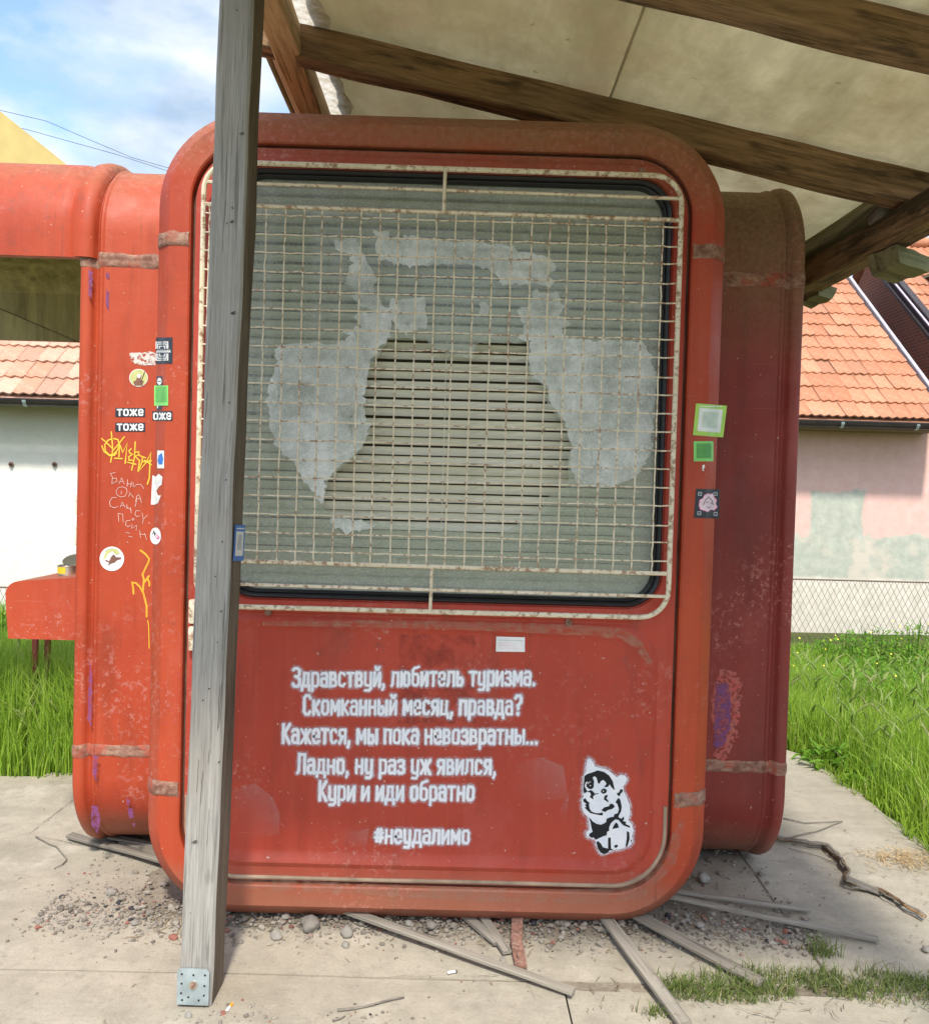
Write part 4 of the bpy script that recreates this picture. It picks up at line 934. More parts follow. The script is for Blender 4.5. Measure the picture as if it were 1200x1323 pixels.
def text_on(S, txt, x0, x1, yb, cap_px, wpx, lift, name, mat, parent):
    st = layout(txt, x0, x1, 0, cap_px); st = [[(x, yb-z) for x, z in p] for p in st]; return line_on(S, st, wpx, lift, name, mat, parent)
W_, F_, P_ = Surf('wing'), Surf('frame'), Surf('panel')
def rect(x0, y0, x1, y1, sk=0): return [(x0, y0), (x1, y0+sk), (x1, y1+sk), (x0, y1)]
for i, (x0, y0) in enumerate(((149, 527), (149, 546))):
    s_ = quad_on(W_, rect(x0, y0, x0+38.5, y0+11.5), .0004, 'sticker', M['navy'], K, ('upper' if i == 0 else 'lower')+' black sticker lettered "тоже" on the left wing')
    text_on(W_, 'тоже', x0+2.5, x0+36, y0+9.6, 10.6, 2.0, .0009, 'lettering', M['white'], s_)
s_ = quad_on(F_, rect(197, 531, 223, 543.5), .0006, 'sticker', M['navy'], K, 'black sticker lettered "оже" folded over the left edge of the front frame')
text_on(F_, 'оже', 198.5, 221, 541.6, 11, 2.0, .0012, 'lettering', M['white'], s_)
s_ = quad_on(F_, rect(201.5, 436, 223, 470, -.5), .0006, 'sticker', M['navy'], K, 'black sticker with white concentric angular lines high on the left frame edge')
cs = []
for r_ in (3, 6, 8.6):
    cs += [[(209-r_*.75-.6, 450), (209-r_*.75-.6, 450-r_*.95), (208.6, 450-r_*.95)], [(211+r_*.75-.4, 450), (211+r_*.75-.4, 450-r_*.95), (210.8, 450-r_*.95)], [(209-r_*.75-.6, 457), (209-r_*.75-.6, 457+r_*.95), (208.6, 457+r_*.95)], [(211+r_*.75-.4, 457), (211+r_*.75-.4, 457+r_*.95), (210.8, 457+r_*.95)]]
line_on(F_, cs, 1.1, .0012, 'print', M['white'], s_)
line_on(F_, [[(202.5+i*2.3, 455), (203.4+i*2.3, 451.8), (204.2+i*2.3, 455)] for i in range(8)], .9, .0012, 'lettering', M['white'], s_)
s_ = quad_on(F_, rect(202, 486, 210, 499), .0006, 'sticker', M['navy'], K, 'small black sticker with a white disc above the plain green one')
poly_on(F_, ell(206, 492.5, 3, 4.6), .0012, 'print', M['white'], s_); line_on(F_, [[(204, 492.5), (208, 492.5)]], .9, .0016, 'print', M['black'], s_)
s_ = quad_on(F_, rect(202, 524, 209, 529.5), .0006, 'sticker', M['navy'], K, 'tiny black scrap showing below the plain green sticker'); line_on(F_, [[(203.5,524.5),(203.5,526.8)]], 1.4, .0012, 'print', M['white'], s_)
s_ = quad_on(F_, rect(199.5, 498, 217.5, 524), .0016, 'sticker', M['green'], K, 'green rectangular sticker on the left frame edge'); quad_on(F_, rect(201, 499.6, 215.8, 519.5), .0022, 'print', plain('mid_green_print', (.13, .42, .10)), s_)
s_ = quad_on(F_, rect(203, 582, 212, 605), .0006, 'sticker', M['white'], K, 'small white sticker with a blue blot on the left frame edge'); poly_on(F_, [(205,588),(209,585),(211,592),(210,600),(205,600),(203.5,595)], .0012, 'print', M['blue'], s_)
s_ = poly_on(F_, [(197,614),(201,616),(205,612),(210,616),(209,626),(205,629),(202,634),(204,640),(208,640),(204,650),(200,652),(195,652)], .0006, 'sticker', M['paper'], K, 'torn white sticker remnant on the left frame edge')
s_ = poly_on(F_, ell(201, 692.5, 7, 11), .0008, 'sticker', M['white'], K, 'white oval sticker with small pink and black marks on the left frame edge')
line_on(F_, [[(197,690),(199,687),(200,692)], [(198,686),(201,690)]], 1.1, .0014, 'print', M['black'], s_); line_on(F_, [[(202,691),(205,693),(203,696),(201,693)], [(204,697),(206,694)]], 1, .0014, 'print', M['pink'], s_)
s_ = poly_on(W_, ell(179, 488, 12, 11.5, 28), .0004, 'sticker', M['white'], K, 'round olive sticker with a small brown figure on the left wing'); poly_on(W_, ell(179, 488, 11.2, 10.7, 28), .0008, 'print', M['olive'], s_)
poly_on(W_, [(174,498),(172,493),(176,491),(177,486),(180,482),(183,486),(182,491),(186,492),(184,498)], .0012, 'print', M['brown'], s_); poly_on(W_, ell(179.5, 485.5, 2.4, 3), .0016, 'print', M['palepink'], s_); line_on(W_, [[(182,494),(187,480)]], .9, .0015, 'print', M['black'], s_)
s_ = poly_on(W_, ell(144.5, 722, 15.8, 15.8, 30), .0004, 'sticker', M['white'], K, 'round white sticker with a running brown animal on the left wing'); 
poly_on(W_, [(133,722),(137,712),(144,708),(152,710),(155,716),(150,717),(145,712),(139,716),(136,722)], .0008, 'print', M['olive'], s_)
poly_on(W_, [(136,723),(141,725),(143,720),(147,716),(150,720),(156,720),(157,722),(151,724),(148,727),(144,728),(139,731),(141,727),(136,725)], .0012, 'print', M['brown'], s_)
line_on(W_, [[(131.5+13.6-13.6*math.cos(t), 722-13.4*math.sin(t)) for t in np.linspace(.5, 1.6, 9)]], .9, .0012, 'lettering', M['lightgrey'], s_)
s_ = blotch('sticker', [(168,456),(200,454),(201,472),(186,472),(176,470),(169,466)], AY0-.0014, alpha_mat('torn_paper', (.62,.58,.52), .40, .5, 90, 0, 1, .8), K, .006, .004, 'torn pale paper remnant high on the left wing')
s_ = quad_on(F_, [(899,521),(939,524),(934,565),(895,562)], .0006, 'sticker', M['limegreen'], K, 'larger green sticker with a white square on the right frame'); quad_on(F_, [(903.5,527),(933.5,529),(930,559),(900.5,556.5)], .0012, 'print', M['white'], s_)
quad_on(F_, [(908,531.5),(928.5,533),(926,553.5),(906,552)], .0016, 'print', plain('pale_grey_green_print', (.58, .66, .56)), s_); line_on(F_, [[(904.5+i*2.2, 525-.0), (905.8+i*2.2, 525.1)] for i in range(13)], 1.2, .0012, 'lettering', M['white'], s_)
s_ = quad_on(F_, rect(896, 570, 921.5, 596), .0006, 'sticker', M['green'], K, 'smaller square green sticker on the right frame'); quad_on(F_, rect(899.5, 573, 918.5, 592), .0012, 'print', plain('dull_green_print', (.10, .34, .08)), s_)
s_ = poly_on(F_, [(907,601),(910,600),(910.5,604),(909,605),(909.5,609),(907,608)], .0006, 'sticker', M['paper'], K, 'tiny white scrap below the smaller green sticker')
s_ = quad_on(F_, [(899,631.5),(929.5,632),(929,670),(896,669)], .0006, 'sticker', M['navy'], K, 'dark sticker with a pink outlined woman profile on the right frame')
fc = [(903,653),(904,646),(908,644),(910,640),(914,638),(917,639),(920,638),(922,642),(925,646),(924,651),(926,655),(922,659),(918,658),(914,661),(909,659),(905,658)]
poly_on(F_, [(914+(x-914)*1.08, 650+(y-650)*1.08) for x, y in fc], .0011, 'print', M['pink'], s_); poly_on(F_, fc, .0015, 'print', M['palepink'], s_)
line_on(F_, [[(908,652),(911,646),(915,642),(919,646),(921,652)], [(912,649),(915,648.5)], [(913,655),(917,656)], [(918,650),(919,651)]], .8, .0019, 'print', M['black'], s_)
for c_ in ((902,636),(922,636),(901,661),(922,662)): line_on(F_, [[(c_[0],c_[1]),(c_[0]+4,c_[1]),(c_[0]+4,c_[1]+4),(c_[0],c_[1]+4),(c_[0],c_[1]+.5)], [(c_[0]+1.8,c_[1]+2),(c_[0]+2.4,c_[1]+2)]], .8, .0012, 'print', M['lightgrey'], s_)
s_ = quad_on(P_, [(641,822.5),(678,823.5),(678,842.5),(640.5,842)], .0012, 'sticker', M['white'], K, 'small white paper label with faint red print on the lower panel')
for j, (x0, x1) in enumerate(((644,660),(644,664),(644,670))): line_on(P_, [[(x0, 831+j*3.2), (x1, 831.3+j*3.2)]], .9, .0017, 'lettering', M['palepink'], s_)
line_on(P_, [[(643,827),(676,828)]], .8, .0017, 'lettering', M['lightgrey'], s_)
# graffiti
def g3(p): return (120+p[0]/7.78, 540+p[1]/7.78)
tagp = [[(85,205),(130,240),(190,300)],[(185,140),(195,250),(200,330),(178,445)],[(315,190),(260,260),(195,335)],[(195,205),(150,225),(120,270),(125,330),(165,372),(205,368),(250,320),(265,260),(250,215),(195,205)],[(90,280),(115,340),(170,378),(215,375),(240,350)],[(270,270),(262,390)],[(275,275),(300,345),(345,255),(325,455)],[(220,405),(295,408)],[(385,310),(362,330),(375,355),(398,365),(360,390),(365,425),(400,425)],[(425,240),(418,400),(390,525)],[(420,345),(460,340),(462,370),(425,385),(470,430),(455,535)],[(350,445),(432,465)],[(462,375),(530,400)],[(500,395),(495,440),(458,540),(540,440),(585,345),(575,440),(568,600),(548,665)],[(520,425),(588,470)],[(508,440),(588,430)]]
line_on(W_, [[g3(q) for q in p] for p in tagp], 1.7, .0005, 'marker_tag', M['yellow'], K, 'yellow marker tag reading OMERTA')
scr = [[(175,560),(225,548)],[(180,562),(200,600),(190,658)],[(190,610),(235,605),(245,635),(190,660)],[(262,660),(290,600),(315,662)],[(275,640),(302,640)],[(350,620),(345,688)],[(388,640),(380,695)],[(345,660),(388,665)],[(405,650),(405,690)],[(415,695),(440,668),(480,668),(500,690),(512,712)],
       [(345,745),(338,710),(300,692),(258,700),(232,735),(245,775),(280,795),(325,785),(345,745)],[(285,735),(285,765)],[(360,790),(375,755),(408,800)],[(430,840),(440,790),(460,770),(475,800),(488,850)],[(440,810),(470,815)],[(440,820),(432,870)],
       [(235,800),(195,800),(168,840),(175,885),(215,905),(250,890)],[(278,895),(295,845),(325,900)],[(285,880),(318,880)],[(340,870),(345,915)],[(380,900),(385,955)],[(345,895),(382,925)],[(470,935),(435,930),(422,965),(440,992),(470,985)],[(495,955),(505,1010)],[(550,975),(505,1020),(500,1060)],[(425,880),(428,890)],
       [(260,1040),(255,960),(300,968),(305,1050)],[(375,1030),(335,1035),(328,1075),(355,1095),(375,1080)],[(395,1070),(390,1110),(440,1080),(435,1130)],[(400,1010),(415,1015),(405,1030),(392,1020),(400,1010)],[(470,1130),(480,1205)],[(470,1165),(530,1175)],[(520,1160),(540,1225)],[(330,1150),(370,1160)],[(360,1190),(398,1198)],[(562,1050),(570,1062)]]
line_on(W_, [[g3(q) for q in p] for p in scr], .75, .0005, 'scratched_writing', M['scratch'], K, 'thin scratched handwriting of names below the yellow tag')
def g5(p): return (120+p[0]/8.27, 700+p[1]/8.27)
om = [[(508,92),(560,130),(600,180),(595,215),(530,350),(545,400),(535,530)],[(600,365),(545,440)],[(585,395),(605,440),(603,470)],[(435,555),(430,490),(420,435),(460,442),(500,480),(540,550),(575,690),(575,800)],[(590,840),(600,900),(603,1010),(606,1140)]]
line_on(W_, [[g5(q) for q in p] for p in om[:4]], 2.4, .0005, 'marker_tag', M['orange'], K, 'drippy orange marker squiggle low on the left wing')
line_on(W_, [[g5((x-4, y)) for x, y in om[4]]], 1.0, .0005, 'marker_tag', M['yellow'], K)

# tin on the counter
T = thing('food_tin', 'small open yellow and silver food tin on the red side counter', 'tin', (0, 0, 0))
p = onY(88, 748, .55); T.location = (p.x, .55, 1.012)
V, Fs = tube_vf([(0, 0, .0), (0, 0, .003), (0, 0, .034)], .036, 28); t_ = mesh_of('tin_body', V, Fs[:-1], M['silver']); o = link('tin_body', t_, T, world=False); smooth_angle(o, 40)
V = [(.0364*math.cos(a_), .0364*math.sin(a_), z) for z in (.006, .030) for a_ in np.linspace(-2.8, -1.4, 12)]; Fs = [(i, i+1, 13+i, 12+i) for i in range(11)]; link('tin_label', mesh_of('tin_label', V, Fs, M['tin_yellow'], True), T, world=False)
V, Fs = tube_vf([(.0365*math.cos(a_), .0365*math.sin(a_), .034) for a_ in np.linspace(0, 6.28, 25)[:-1]], .0018, 6, True); link('tin_rim', mesh_of('tin_rim', V, Fs, M['silver'], True), T, world=False)
V = [(.036*math.cos(a_)+.0, .036*math.sin(a_)+.036+.02*0, .035+(.036*math.sin(a_)+.036)*.5) for a_ in np.linspace(0, 6.28, 25)[:-1]]; link('tin_lid', mesh_of('tin_lid', [(x, y, z) for x, y, z in V], [tuple(range(24))], M['silver']), T, world=False)

# ================================================================== POST
PT = thing('wooden_post', 'tall weathered grey square timber post in front of the kiosk', 'post', (-.575, -.36, 0))
p0 = Vector((-.577, -.3445, .004)); p1 = Vector((-.517, -.3445, 2.90))
o = beam('timber', p0, p1, .087, .115, M['wood_grey'], PT, seg=60, rough=.0045)
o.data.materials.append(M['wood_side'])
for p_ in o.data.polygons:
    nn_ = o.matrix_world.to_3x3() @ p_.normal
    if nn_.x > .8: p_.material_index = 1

pz = onZ(252, 1300, 0)
pc = Vector((-.579, -.4085, .012))
pl_pts = [(-.042, 0), (.040, -.001), (.041, .085), (.034, .093), (-.036, .094), (-.042, .086)]
V = [(pc.x+x, pc.y-.002, pc.z+z) for x, z in pl_pts]+[(pc.x+x, pc.y+.002, pc.z+z) for x, z in pl_pts]; n = 6
plate = ob('base_plate', V, [tuple(range(n)), tuple(range(2*n-1, n-1, -1))]+[(i, (i+1) % n, n+(i+1) % n, n+i) for i in range(n)], M['zinc'], PT); recalc(plate)
V, Fs = tube_vf([(pc.x, pc.y-.002, pc.z+.052), (pc.x, pc.y-.004, pc.z+.052)], .012, 16); ob('washer', V, Fs, M['silver'], plate)
V, Fs = tube_vf([(pc.x, pc.y-.004, pc.z+.052), (pc.x, pc.y-.010, pc.z+.052)], .006, 6); ob('bolt', V, Fs, M['rust'], plate)
for dx, dz in ((-.03,.08),(-.03,.055),(-.031,.03),(-.028,.012),(.03,.078),(.029,.05),(.028,.025),(.015,.012),(0,.078),(-.012,.02)):
    V, Fs = tube_vf([(pc.x+dx, pc.y-.0022, pc.z+dz), (pc.x+dx, pc.y-.0028, pc.z+dz)], .0028, 8); ob('nail_hole', V, Fs, M['black'], plate)
def on_post(px, py): c_ = onY(px, py, -.4035); return c_
def post_mark(name, cx, cy, rw, rh, rings, tilt=.25):
    c_ = on_post(cx, cy); st = []
    for k in range(rings):
        f = (k+.35)/rings; st.append([(c_.x+rw*f*math.cos(t)+rw*.25*math.sin(t*3+k)*f, c_.z+rh*f*math.sin(t)+tilt*rw*f*math.cos(t)) for t in np.linspace(.3*k, .3*k+5.2, 14)])
    ob(name, *strokes(st, min(rw, rh)/rings*.75, -.4036), M['knot'], PT)
for cx, cy, rw, rh, k in ((252, 1088, .009, .0045, 3), (313, 172, .007, .004, 3), (302, 404, .008, .005, 3), (286, 790, .004, .003, 2), (300, 286, .006, .004, 2), (283, 985, .004, .003, 2), (292, 620, .003, .003, 1)): post_mark('knot', cx, cy, rw, rh, k)
for px, py in ((306,12),(300,268),(293,288),(287,700),(278,745),(270,890),(281,830),(246,1180),(262,905),(296,520)):
    c_ = on_post(px, py); V, Fs = tube_vf([(c_.x, -.400, c_.z), (c_.x, -.4042, c_.z)], random.uniform(.0011, .0022), 7); ob('nail_head', V, Fs, M['knot'], PT)
for k in range(16):
    c_ = on_post(random.uniform(250, 300), random.uniform(120, 1230)); t_ = c_.z/2.9; xc = p0.x+(p1.x-p0.x)*t_+random.uniform(-.034, .034); L = random.uniform(.03, .14)
    ob('split', *strokes([[(xc+i_*.0004+random.gauss(0, .0004)+(p1.x-p0.x)/2.9*i_*L/6, c_.z+i_*L/6) for i_ in range(7)]], random.uniform(.0005, .0013), -.4033), M['knot'], PT)
# blue sticker wrapped on the right side of the post (faces right-front)
sx = onY(302, 678, -.403)
def side_pt(px, py): # on the post's right side (plane through x leaning)
    r = ray(px, py); 
    n_ = Vector((p1.z-p0.z, 0, -(p1.x-p0.x))).normalized(); base = p0 + Vector((.0435+.003, 0, 0)); t = (base-CAM_C).dot(n_)/r.dot(n_); return CAM_C+r*t
bs = [side_pt(303, 678), side_pt(320, 678), side_pt(316, 724), side_pt(300.5, 725)]
bs = [Vector((b_.x+.001, min(max(b_.y, -.405), -.28), b_.z)) for b_ in bs]
s_ = ob('sticker', bs, [(3, 2, 1, 0)], M['blue'], PT, 'blue sticker with a white barcode-like panel wrapped on the post edge'); c_ = sum(bs, Vector())/4
def ins(k, u, v, e=.0008):
    a_ = bs[0].lerp(bs[1], u); b_ = bs[3].lerp(bs[2], u); q_ = a_.lerp(b_, v); return q_+Vector((e, -.0003, 0))
ob('print', [ins(0, .14, .18), ins(0, .86, .18), ins(0, .86, .86), ins(0, .14, .86)], [(3, 2, 1, 0)], M['white'], s_)
ob('print', [ins(0, .3, .26, .0012), ins(0, .7, .26, .0012), ins(0, .7, .70, .0012), ins(0, .3, .70, .0012)], [(3, 2, 1, 0)], M['lightgrey'], s_)
ob('lettering', [ins(0, .14, .08, .0012), ins(0, .9, .08, .0012), ins(0, .9, .115, .0012), ins(0, .14, .115, .0012)], [(3, 2, 1, 0)], M['white'], s_)

# ================================================================== CANOPY
CN = thing('canopy', 'rough timber lean-to roof with stained sheeting above the kiosk', 'canopy', (.5, .4, 2.6))
SL = -.205
def rz(x): return 2.835 + SL*(x+.46)            # top of the rafters
def rafter(y, x0, x1, mat, ht=.115, wd=.085, sag=0, seg=24): 
    return beam('rafter', (x0, y, rz(x0)-ht/2), (x1, y, rz(x1)-ht/2), wd, ht, mat, CN, seg=seg, rough=.006)
rafter(.19, -.66, 1.62, M['wood_brown'], .105, .085)
rafter(-.53, -.66, 1.62, M['wood_brown'], .092, .085)
rafter(.98, -.66, 1.62, M['wood_brown'], .10, .08)
rafter(1.75, -.66, 1.62, M['wood_brown'], .10, .08)
rafter(-1.25, -.66, 1.62, M['wood_brown'], .10, .08)
beam('ridge_purlin', (-.515, -1.85, 2.785), (-.515, 2.3, 2.785), .088, .10, M['wood_tan'], CN, seg=30, rough=.005)
beam('fascia_board', (-.574, .18, 2.80), (-.574, 2.3, 2.80), .022, .06, M['wood_pale'], CN)
beam('fascia_board', (-.598, .18, 2.80), (-.598, 2.3, 2.80), .020, .05, M['wood_moss'], CN)
beam('eave_beam', (1.535, -1.9, 2.245), (1.485, 2.3, 2.30), .10, .105, M['wood_brown'], CN, seg=60, rough=.008)
beam('eave_board', (1.475, .26, 2.368), (1.425, 2.3, 2.390), .11, .03, M['wood_moss'], CN)
beam('eave_packer', (1.495, .26, 2.335), (1.505, .34, 2.335), .10, .04, M['wood_grey_dark'], CN, seg=4)
# hewn block ends hanging below the eave beam
def block(c, sz, mat, seed):
    bm = bmesh.new(); bmesh.ops.create_cube(bm, size=1); bmesh.ops.subdivide_edges(bm, edges=bm.edges[:], cuts=4, use_grid_fill=True)
    for v in bm.verts:
        t = v.co.z+.5; k = .62+.38*t if v.co.x > 0 else 1
        v.co = Vector((v.co.x*sz[0], v.co.y*sz[1], v.co.z*sz[2])); v.co.x += (-.35*sz[0] if v.co.x < 0 else .25*sz[0])*(1-t)*-.6
        v.co += mnoise.noise_vector(v.co*18+Vector((seed, 0, 0)))*.008
    me = bpy.data.meshes.new('corbel_block'); bm.to_mesh(me); bm.free(); me.materials.append(mat); o = link('corbel_block', me, CN, world=False); o.location = Vector(c)-CN.location; o.rotation_euler = (0, R(14), R(8)); return smooth_angle(o, 40)
b1 = onY(1162, 343, .30); block(b1, (.155, .16, .055), M['wood_moss'], 2)
b2 = onY(1050, 380, 1.0); block(b2+Vector((.01, 0, -.005)), (.10, .16, .05), M['wood_moss'], 5)
# sheeting: two overlapping sheets, wrinkled
def sheet(x0, x1, y0, y1, zo, seed, edge=0):
    nx_, ny_ = 110, 120; V = []
    for j in range(ny_):
        for i in range(nx_):
            u = i/(nx_-1); v = j/(ny_-1); x = x0+(x1-x0)*u; y = y0+(y1-y0)*v
            wv = .012*mnoise.noise(Vector((x*2.2+seed, y*1.1, 0)))+.009*abs(mnoise.noise(Vector((x*6+seed+y*.8, y*1.2, 3))))+.004*mnoise.noise(Vector((x*15, y*2.4, seed)))+.002*mnoise.noise(Vector((x*40, y*30, seed)))
            if i == 0: x += (1 if seed == 11 else .15)*(.018*mnoise.noise(Vector((y*6, seed, 0)))+.008*mnoise.noise(Vector((y*25, seed, 0))))
            crease = .012*math.exp(-((x-.32-.03*math.sin(y*2))/.03)**2)*(1 if seed == 3 else 0)
            V.append((x, y, rz(x)+.018+zo+wv-crease))
    Fs = [(j*nx_+i, j*nx_+i+1, (j+1)*nx_+i+1, (j+1)*nx_+i) for j in range(ny_-1) for i in range(nx_-1)]
    return ob('roof_sheet', V, Fs, M['sheet'], CN, smooth=True)
sheet(.521, 1.64, -1.92, 2.35, -.004, 3); sheet(-.43, .53, -1.92, 2.35, .006, 11)
V = []; ny_ = 160
for j in range(ny_):
    y = -1.92+4.27*j/(ny_-1); wdt = .06+.045*abs(mnoise.noise(Vector((y*5, 0, 0))))+.02*mnoise.noise(Vector((y*22, 4, 0)))
    x = -.475; V += [(x-.095, y, rz(x)+.006), (x+wdt+.02, y, rz(x+wdt)+.004+.006*mnoise.noise(Vector((y*14, 1, 1))))]
orient(ob('torn_sheet_edge', V, [(2*j, 2*j+1, 2*j+3, 2*j+2) for j in range(ny_-1)], M['edge'], CN), (0, 0, -1))
bevel_box('roof_deck', (-.56, 1.75, -1.62, 2.37, 0, .004), M['gutter'], None) if False else None
# rear and right supports of the canopy
for nm, x, y, z in (('rear', -.5, 2.25, 2.7), ('rear', 1.50, 2.25, 2.2), ('front', 1.55, -1.5, 2.16)):
    beam('support_post', (x, y, 0), (x, y, z), .09, .09, M['wood_grey'], CN)

# ================================================================== DEBRIS
def lath(a, b, wpx, th, label, name='lath', za=.012, zb=.006, mat='lath', grp='laths and sticks lying round the kiosk', cat='lath', bend=0):
    A = onZ(*a); B = onZ(*b); wd = wpx*((A+B)/2-CAM_C).length/1080
    A.z = za+th/2; B.z = zb+th/2
    o = beam(name, A, B, wd, th, M[mat], None, seg=12, rough=.002+th*.06, bev=.002); tag(o, label, cat, grp); return o
lath((425, 1183), (741, 1288), 12, .012, 'long thin grey lath running diagonally forward from the kiosk foot', za=.03)
lath((590, 1180), (644, 1224), 12, .012, 'short lath end poking out left of the rusty strap')
lath((612, 1176), (655, 1236), 11, .010, 'broken lath end beside the rusty strap, nearest to it', za=.02)
lath((768, 1182), (885, 1330), 15, .014, 'grey lath leading straight to the bottom edge of the photo', za=.03)
lath((795, 1184), (984, 1276), 17, .012, 'wide dark lath ending in the grass patch', za=.035, mat='wood_grey_dark')
lath((800, 1188), (868, 1212), 8, .008, 'short sliver lying on the wide dark lath', za=.045, zb=.012)
lath((850, 1163), (1045, 1180), 8, .010, 'upper of the two long laths at the right of the kiosk', za=.03)
lath((845, 1170), (1134, 1219), 8, .012, 'lower and longer of the two laths at the right of the kiosk', za=.035)
lath((90, 1085), (212, 1122), 10, .012, 'lath lying across the others under the left wing, lowest one', mat='wood_grey_dark', zb=.02)
lath((120, 1086), (215, 1104), 9, .010, 'upper lath under the left wing', mat='wood_grey_dark', za=.02, zb=.02)
lath((160, 1093), (215, 1112), 14, .012, 'short broad board under the left wing', mat='wood_grey_dark', za=.012, zb=.012)
def twig(pxs, r, label, mat='wood_grey_dark', z=.004, cat='twig', grp='twigs on the slabs', name='twig', wob=.002):
    P3 = []
    for i in range(len(pxs)-1):
        for t in (0, .33, .66): P3.append(onZ(pxs[i][0]+(pxs[i+1][0]-pxs[i][0])*t, pxs[i][1]+(pxs[i+1][1]-pxs[i][1])*t, z)+Vector((random.gauss(0, wob), random.gauss(0, wob), abs(random.gauss(0, wob)))))
    P3.append(onZ(*pxs[-1], z)); m_ = len(P3)
    V, Fs = tube_vf(P3, r, 7, rfun=lambda t: r*(1-.5*t)); o = ob(name, V, Fs, M[mat], None, smooth=True); tag(o, label, cat, grp); return o
twig([(437, 1307), (480, 1300), (522, 1289)], .004, 'brown twig lying on the slab near the bottom edge')
twig([(432, 1321), (446, 1313)], .003, 'tiny twig left at the very bottom edge')
twig([(46, 1083), (72, 1095), (86, 1110), (80, 1118), (70, 1123)], .003, 'curled thin twig on the slab at the left')
twig([(1012, 1058), (1040, 1064), (1089, 1061)], .003, 'thin bent twig right of the kiosk, upper one')
twig([(1018, 1083), (1055, 1075), (1088, 1062)], .003, 'straight thin twig crossing beside the bark strip')
twig([(1082, 1117), (1060, 1108), (1018, 1096)], .0022, 'fine twig below the bark strip')
def barks():
    pts = [(1000, 1082), (1030, 1088), (1065, 1093), (1085, 1108), (1096, 1125), (1090, 1140), (1110, 1147), (1140, 1152), (1165, 1168), (1205, 1190)]
    B = thing('bark_strip', 'long ragged strip of dry bark snaking over the slab at the right', 'bark', tuple(onZ(1095, 1130)))
    for k in range(9):
        i0 = random.choice([0, 0, 0, 2, 3, 5, 6]) if k else 0; i1 = len(pts) if k < 3 else min(len(pts), i0+random.choice([3, 4, 5])); P3 = []
        for i in range(i0, i1-1):
            for t in (0, .25, .5, .75):
                q_ = onZ(pts[i][0]+(pts[i+1][0]-pts[i][0])*t, pts[i][1]+(pts[i+1][1]-pts[i][1])*t, .01+.008*math.sin(i*1.7+k)+.004*k*.5); P3.append(q_+Vector((random.gauss(0, .003)+.006*math.sin(k*2+i), random.gauss(0, .003)+.008*math.cos(k*3+i*.6), 0)))
        if len(P3) < 3: continue
        V, Fs = tube_vf(P3, .006, 5, rfun=lambda t, k=k: (.0075 if k < 2 else .004)*(1-.3*t)*(1+.4*math.sin(t*9+k))); ob('bark_strand', V, Fs, M['wood_brown' if k % 2 else 'wood_grey_dark'], B, smooth=True)
    A = onZ(1092, 1142); C_ = onZ(1140, 1158); A.z = .02; C_.z = .012; beam('bark_flake', A, C_, .035, .006, M['wood_grey_dark'], B, seg=10, rough=.006, bev=.001)
barks()
ST = thing('rusty_strap', 'rusty red steel strap with bolt sticking out from under the kiosk', 'strap', tuple(onZ(670, 1230)))
a_ = onZ(669, 1176); b_ = onZ(667, 1226); c2 = onZ(673, 1254)
for P0, P1_, z0_, z1_ in ((a_, b_, .04, .022), (b_, c2, .0215, .008)):
    P0 = Vector((P0.x, P0.y, z0_)); P1_ = Vector((P1_.x, P1_.y, z1_)); beam('strap_plate', P0, P1_, .036, .007, M['rust'], ST, seg=6, rough=.001, bev=.002)
V, Fs = tube_vf([(c2.x-.002, c2.y+.035, .014), (c2.x-.002, c2.y+.035, .028)], .009, 6); ob('bolt', V, Fs, M['rust'], ST)
CB = thing('cigarette_end', 'white cigarette end on the slab left of the rusty strap', 'cigarette end', tuple(onZ(584, 1258)))
q0 = onZ(578, 1259); q1 = onZ(590, 1257); q0.z = q1.z = .004; qm = q0.lerp(q1, .85)
V, Fs = tube_vf([q0, qm], .0038, 8); ob('paper', V, Fs, M['white'], CB); V, Fs = tube_vf([qm, q1], .0038, 8); ob('ash', V, Fs, M['black'], CB)
CB = thing('cigarette_end', 'orange-tipped cigarette end beside the foot of the wooden post', 'cigarette end', tuple(onZ(297, 1304)))
q0 = onZ(293, 1308); q1 = onZ(300, 1299); q0.z = q1.z = .004; qm = q0.lerp(q1, .5)
V, Fs = tube_vf([q0, qm], .0038, 8); ob('paper', V, Fs, M['white'], CB); V, Fs = tube_vf([qm, q1], .0038, 8); ob('filter', V, Fs, M['orange'], CB)

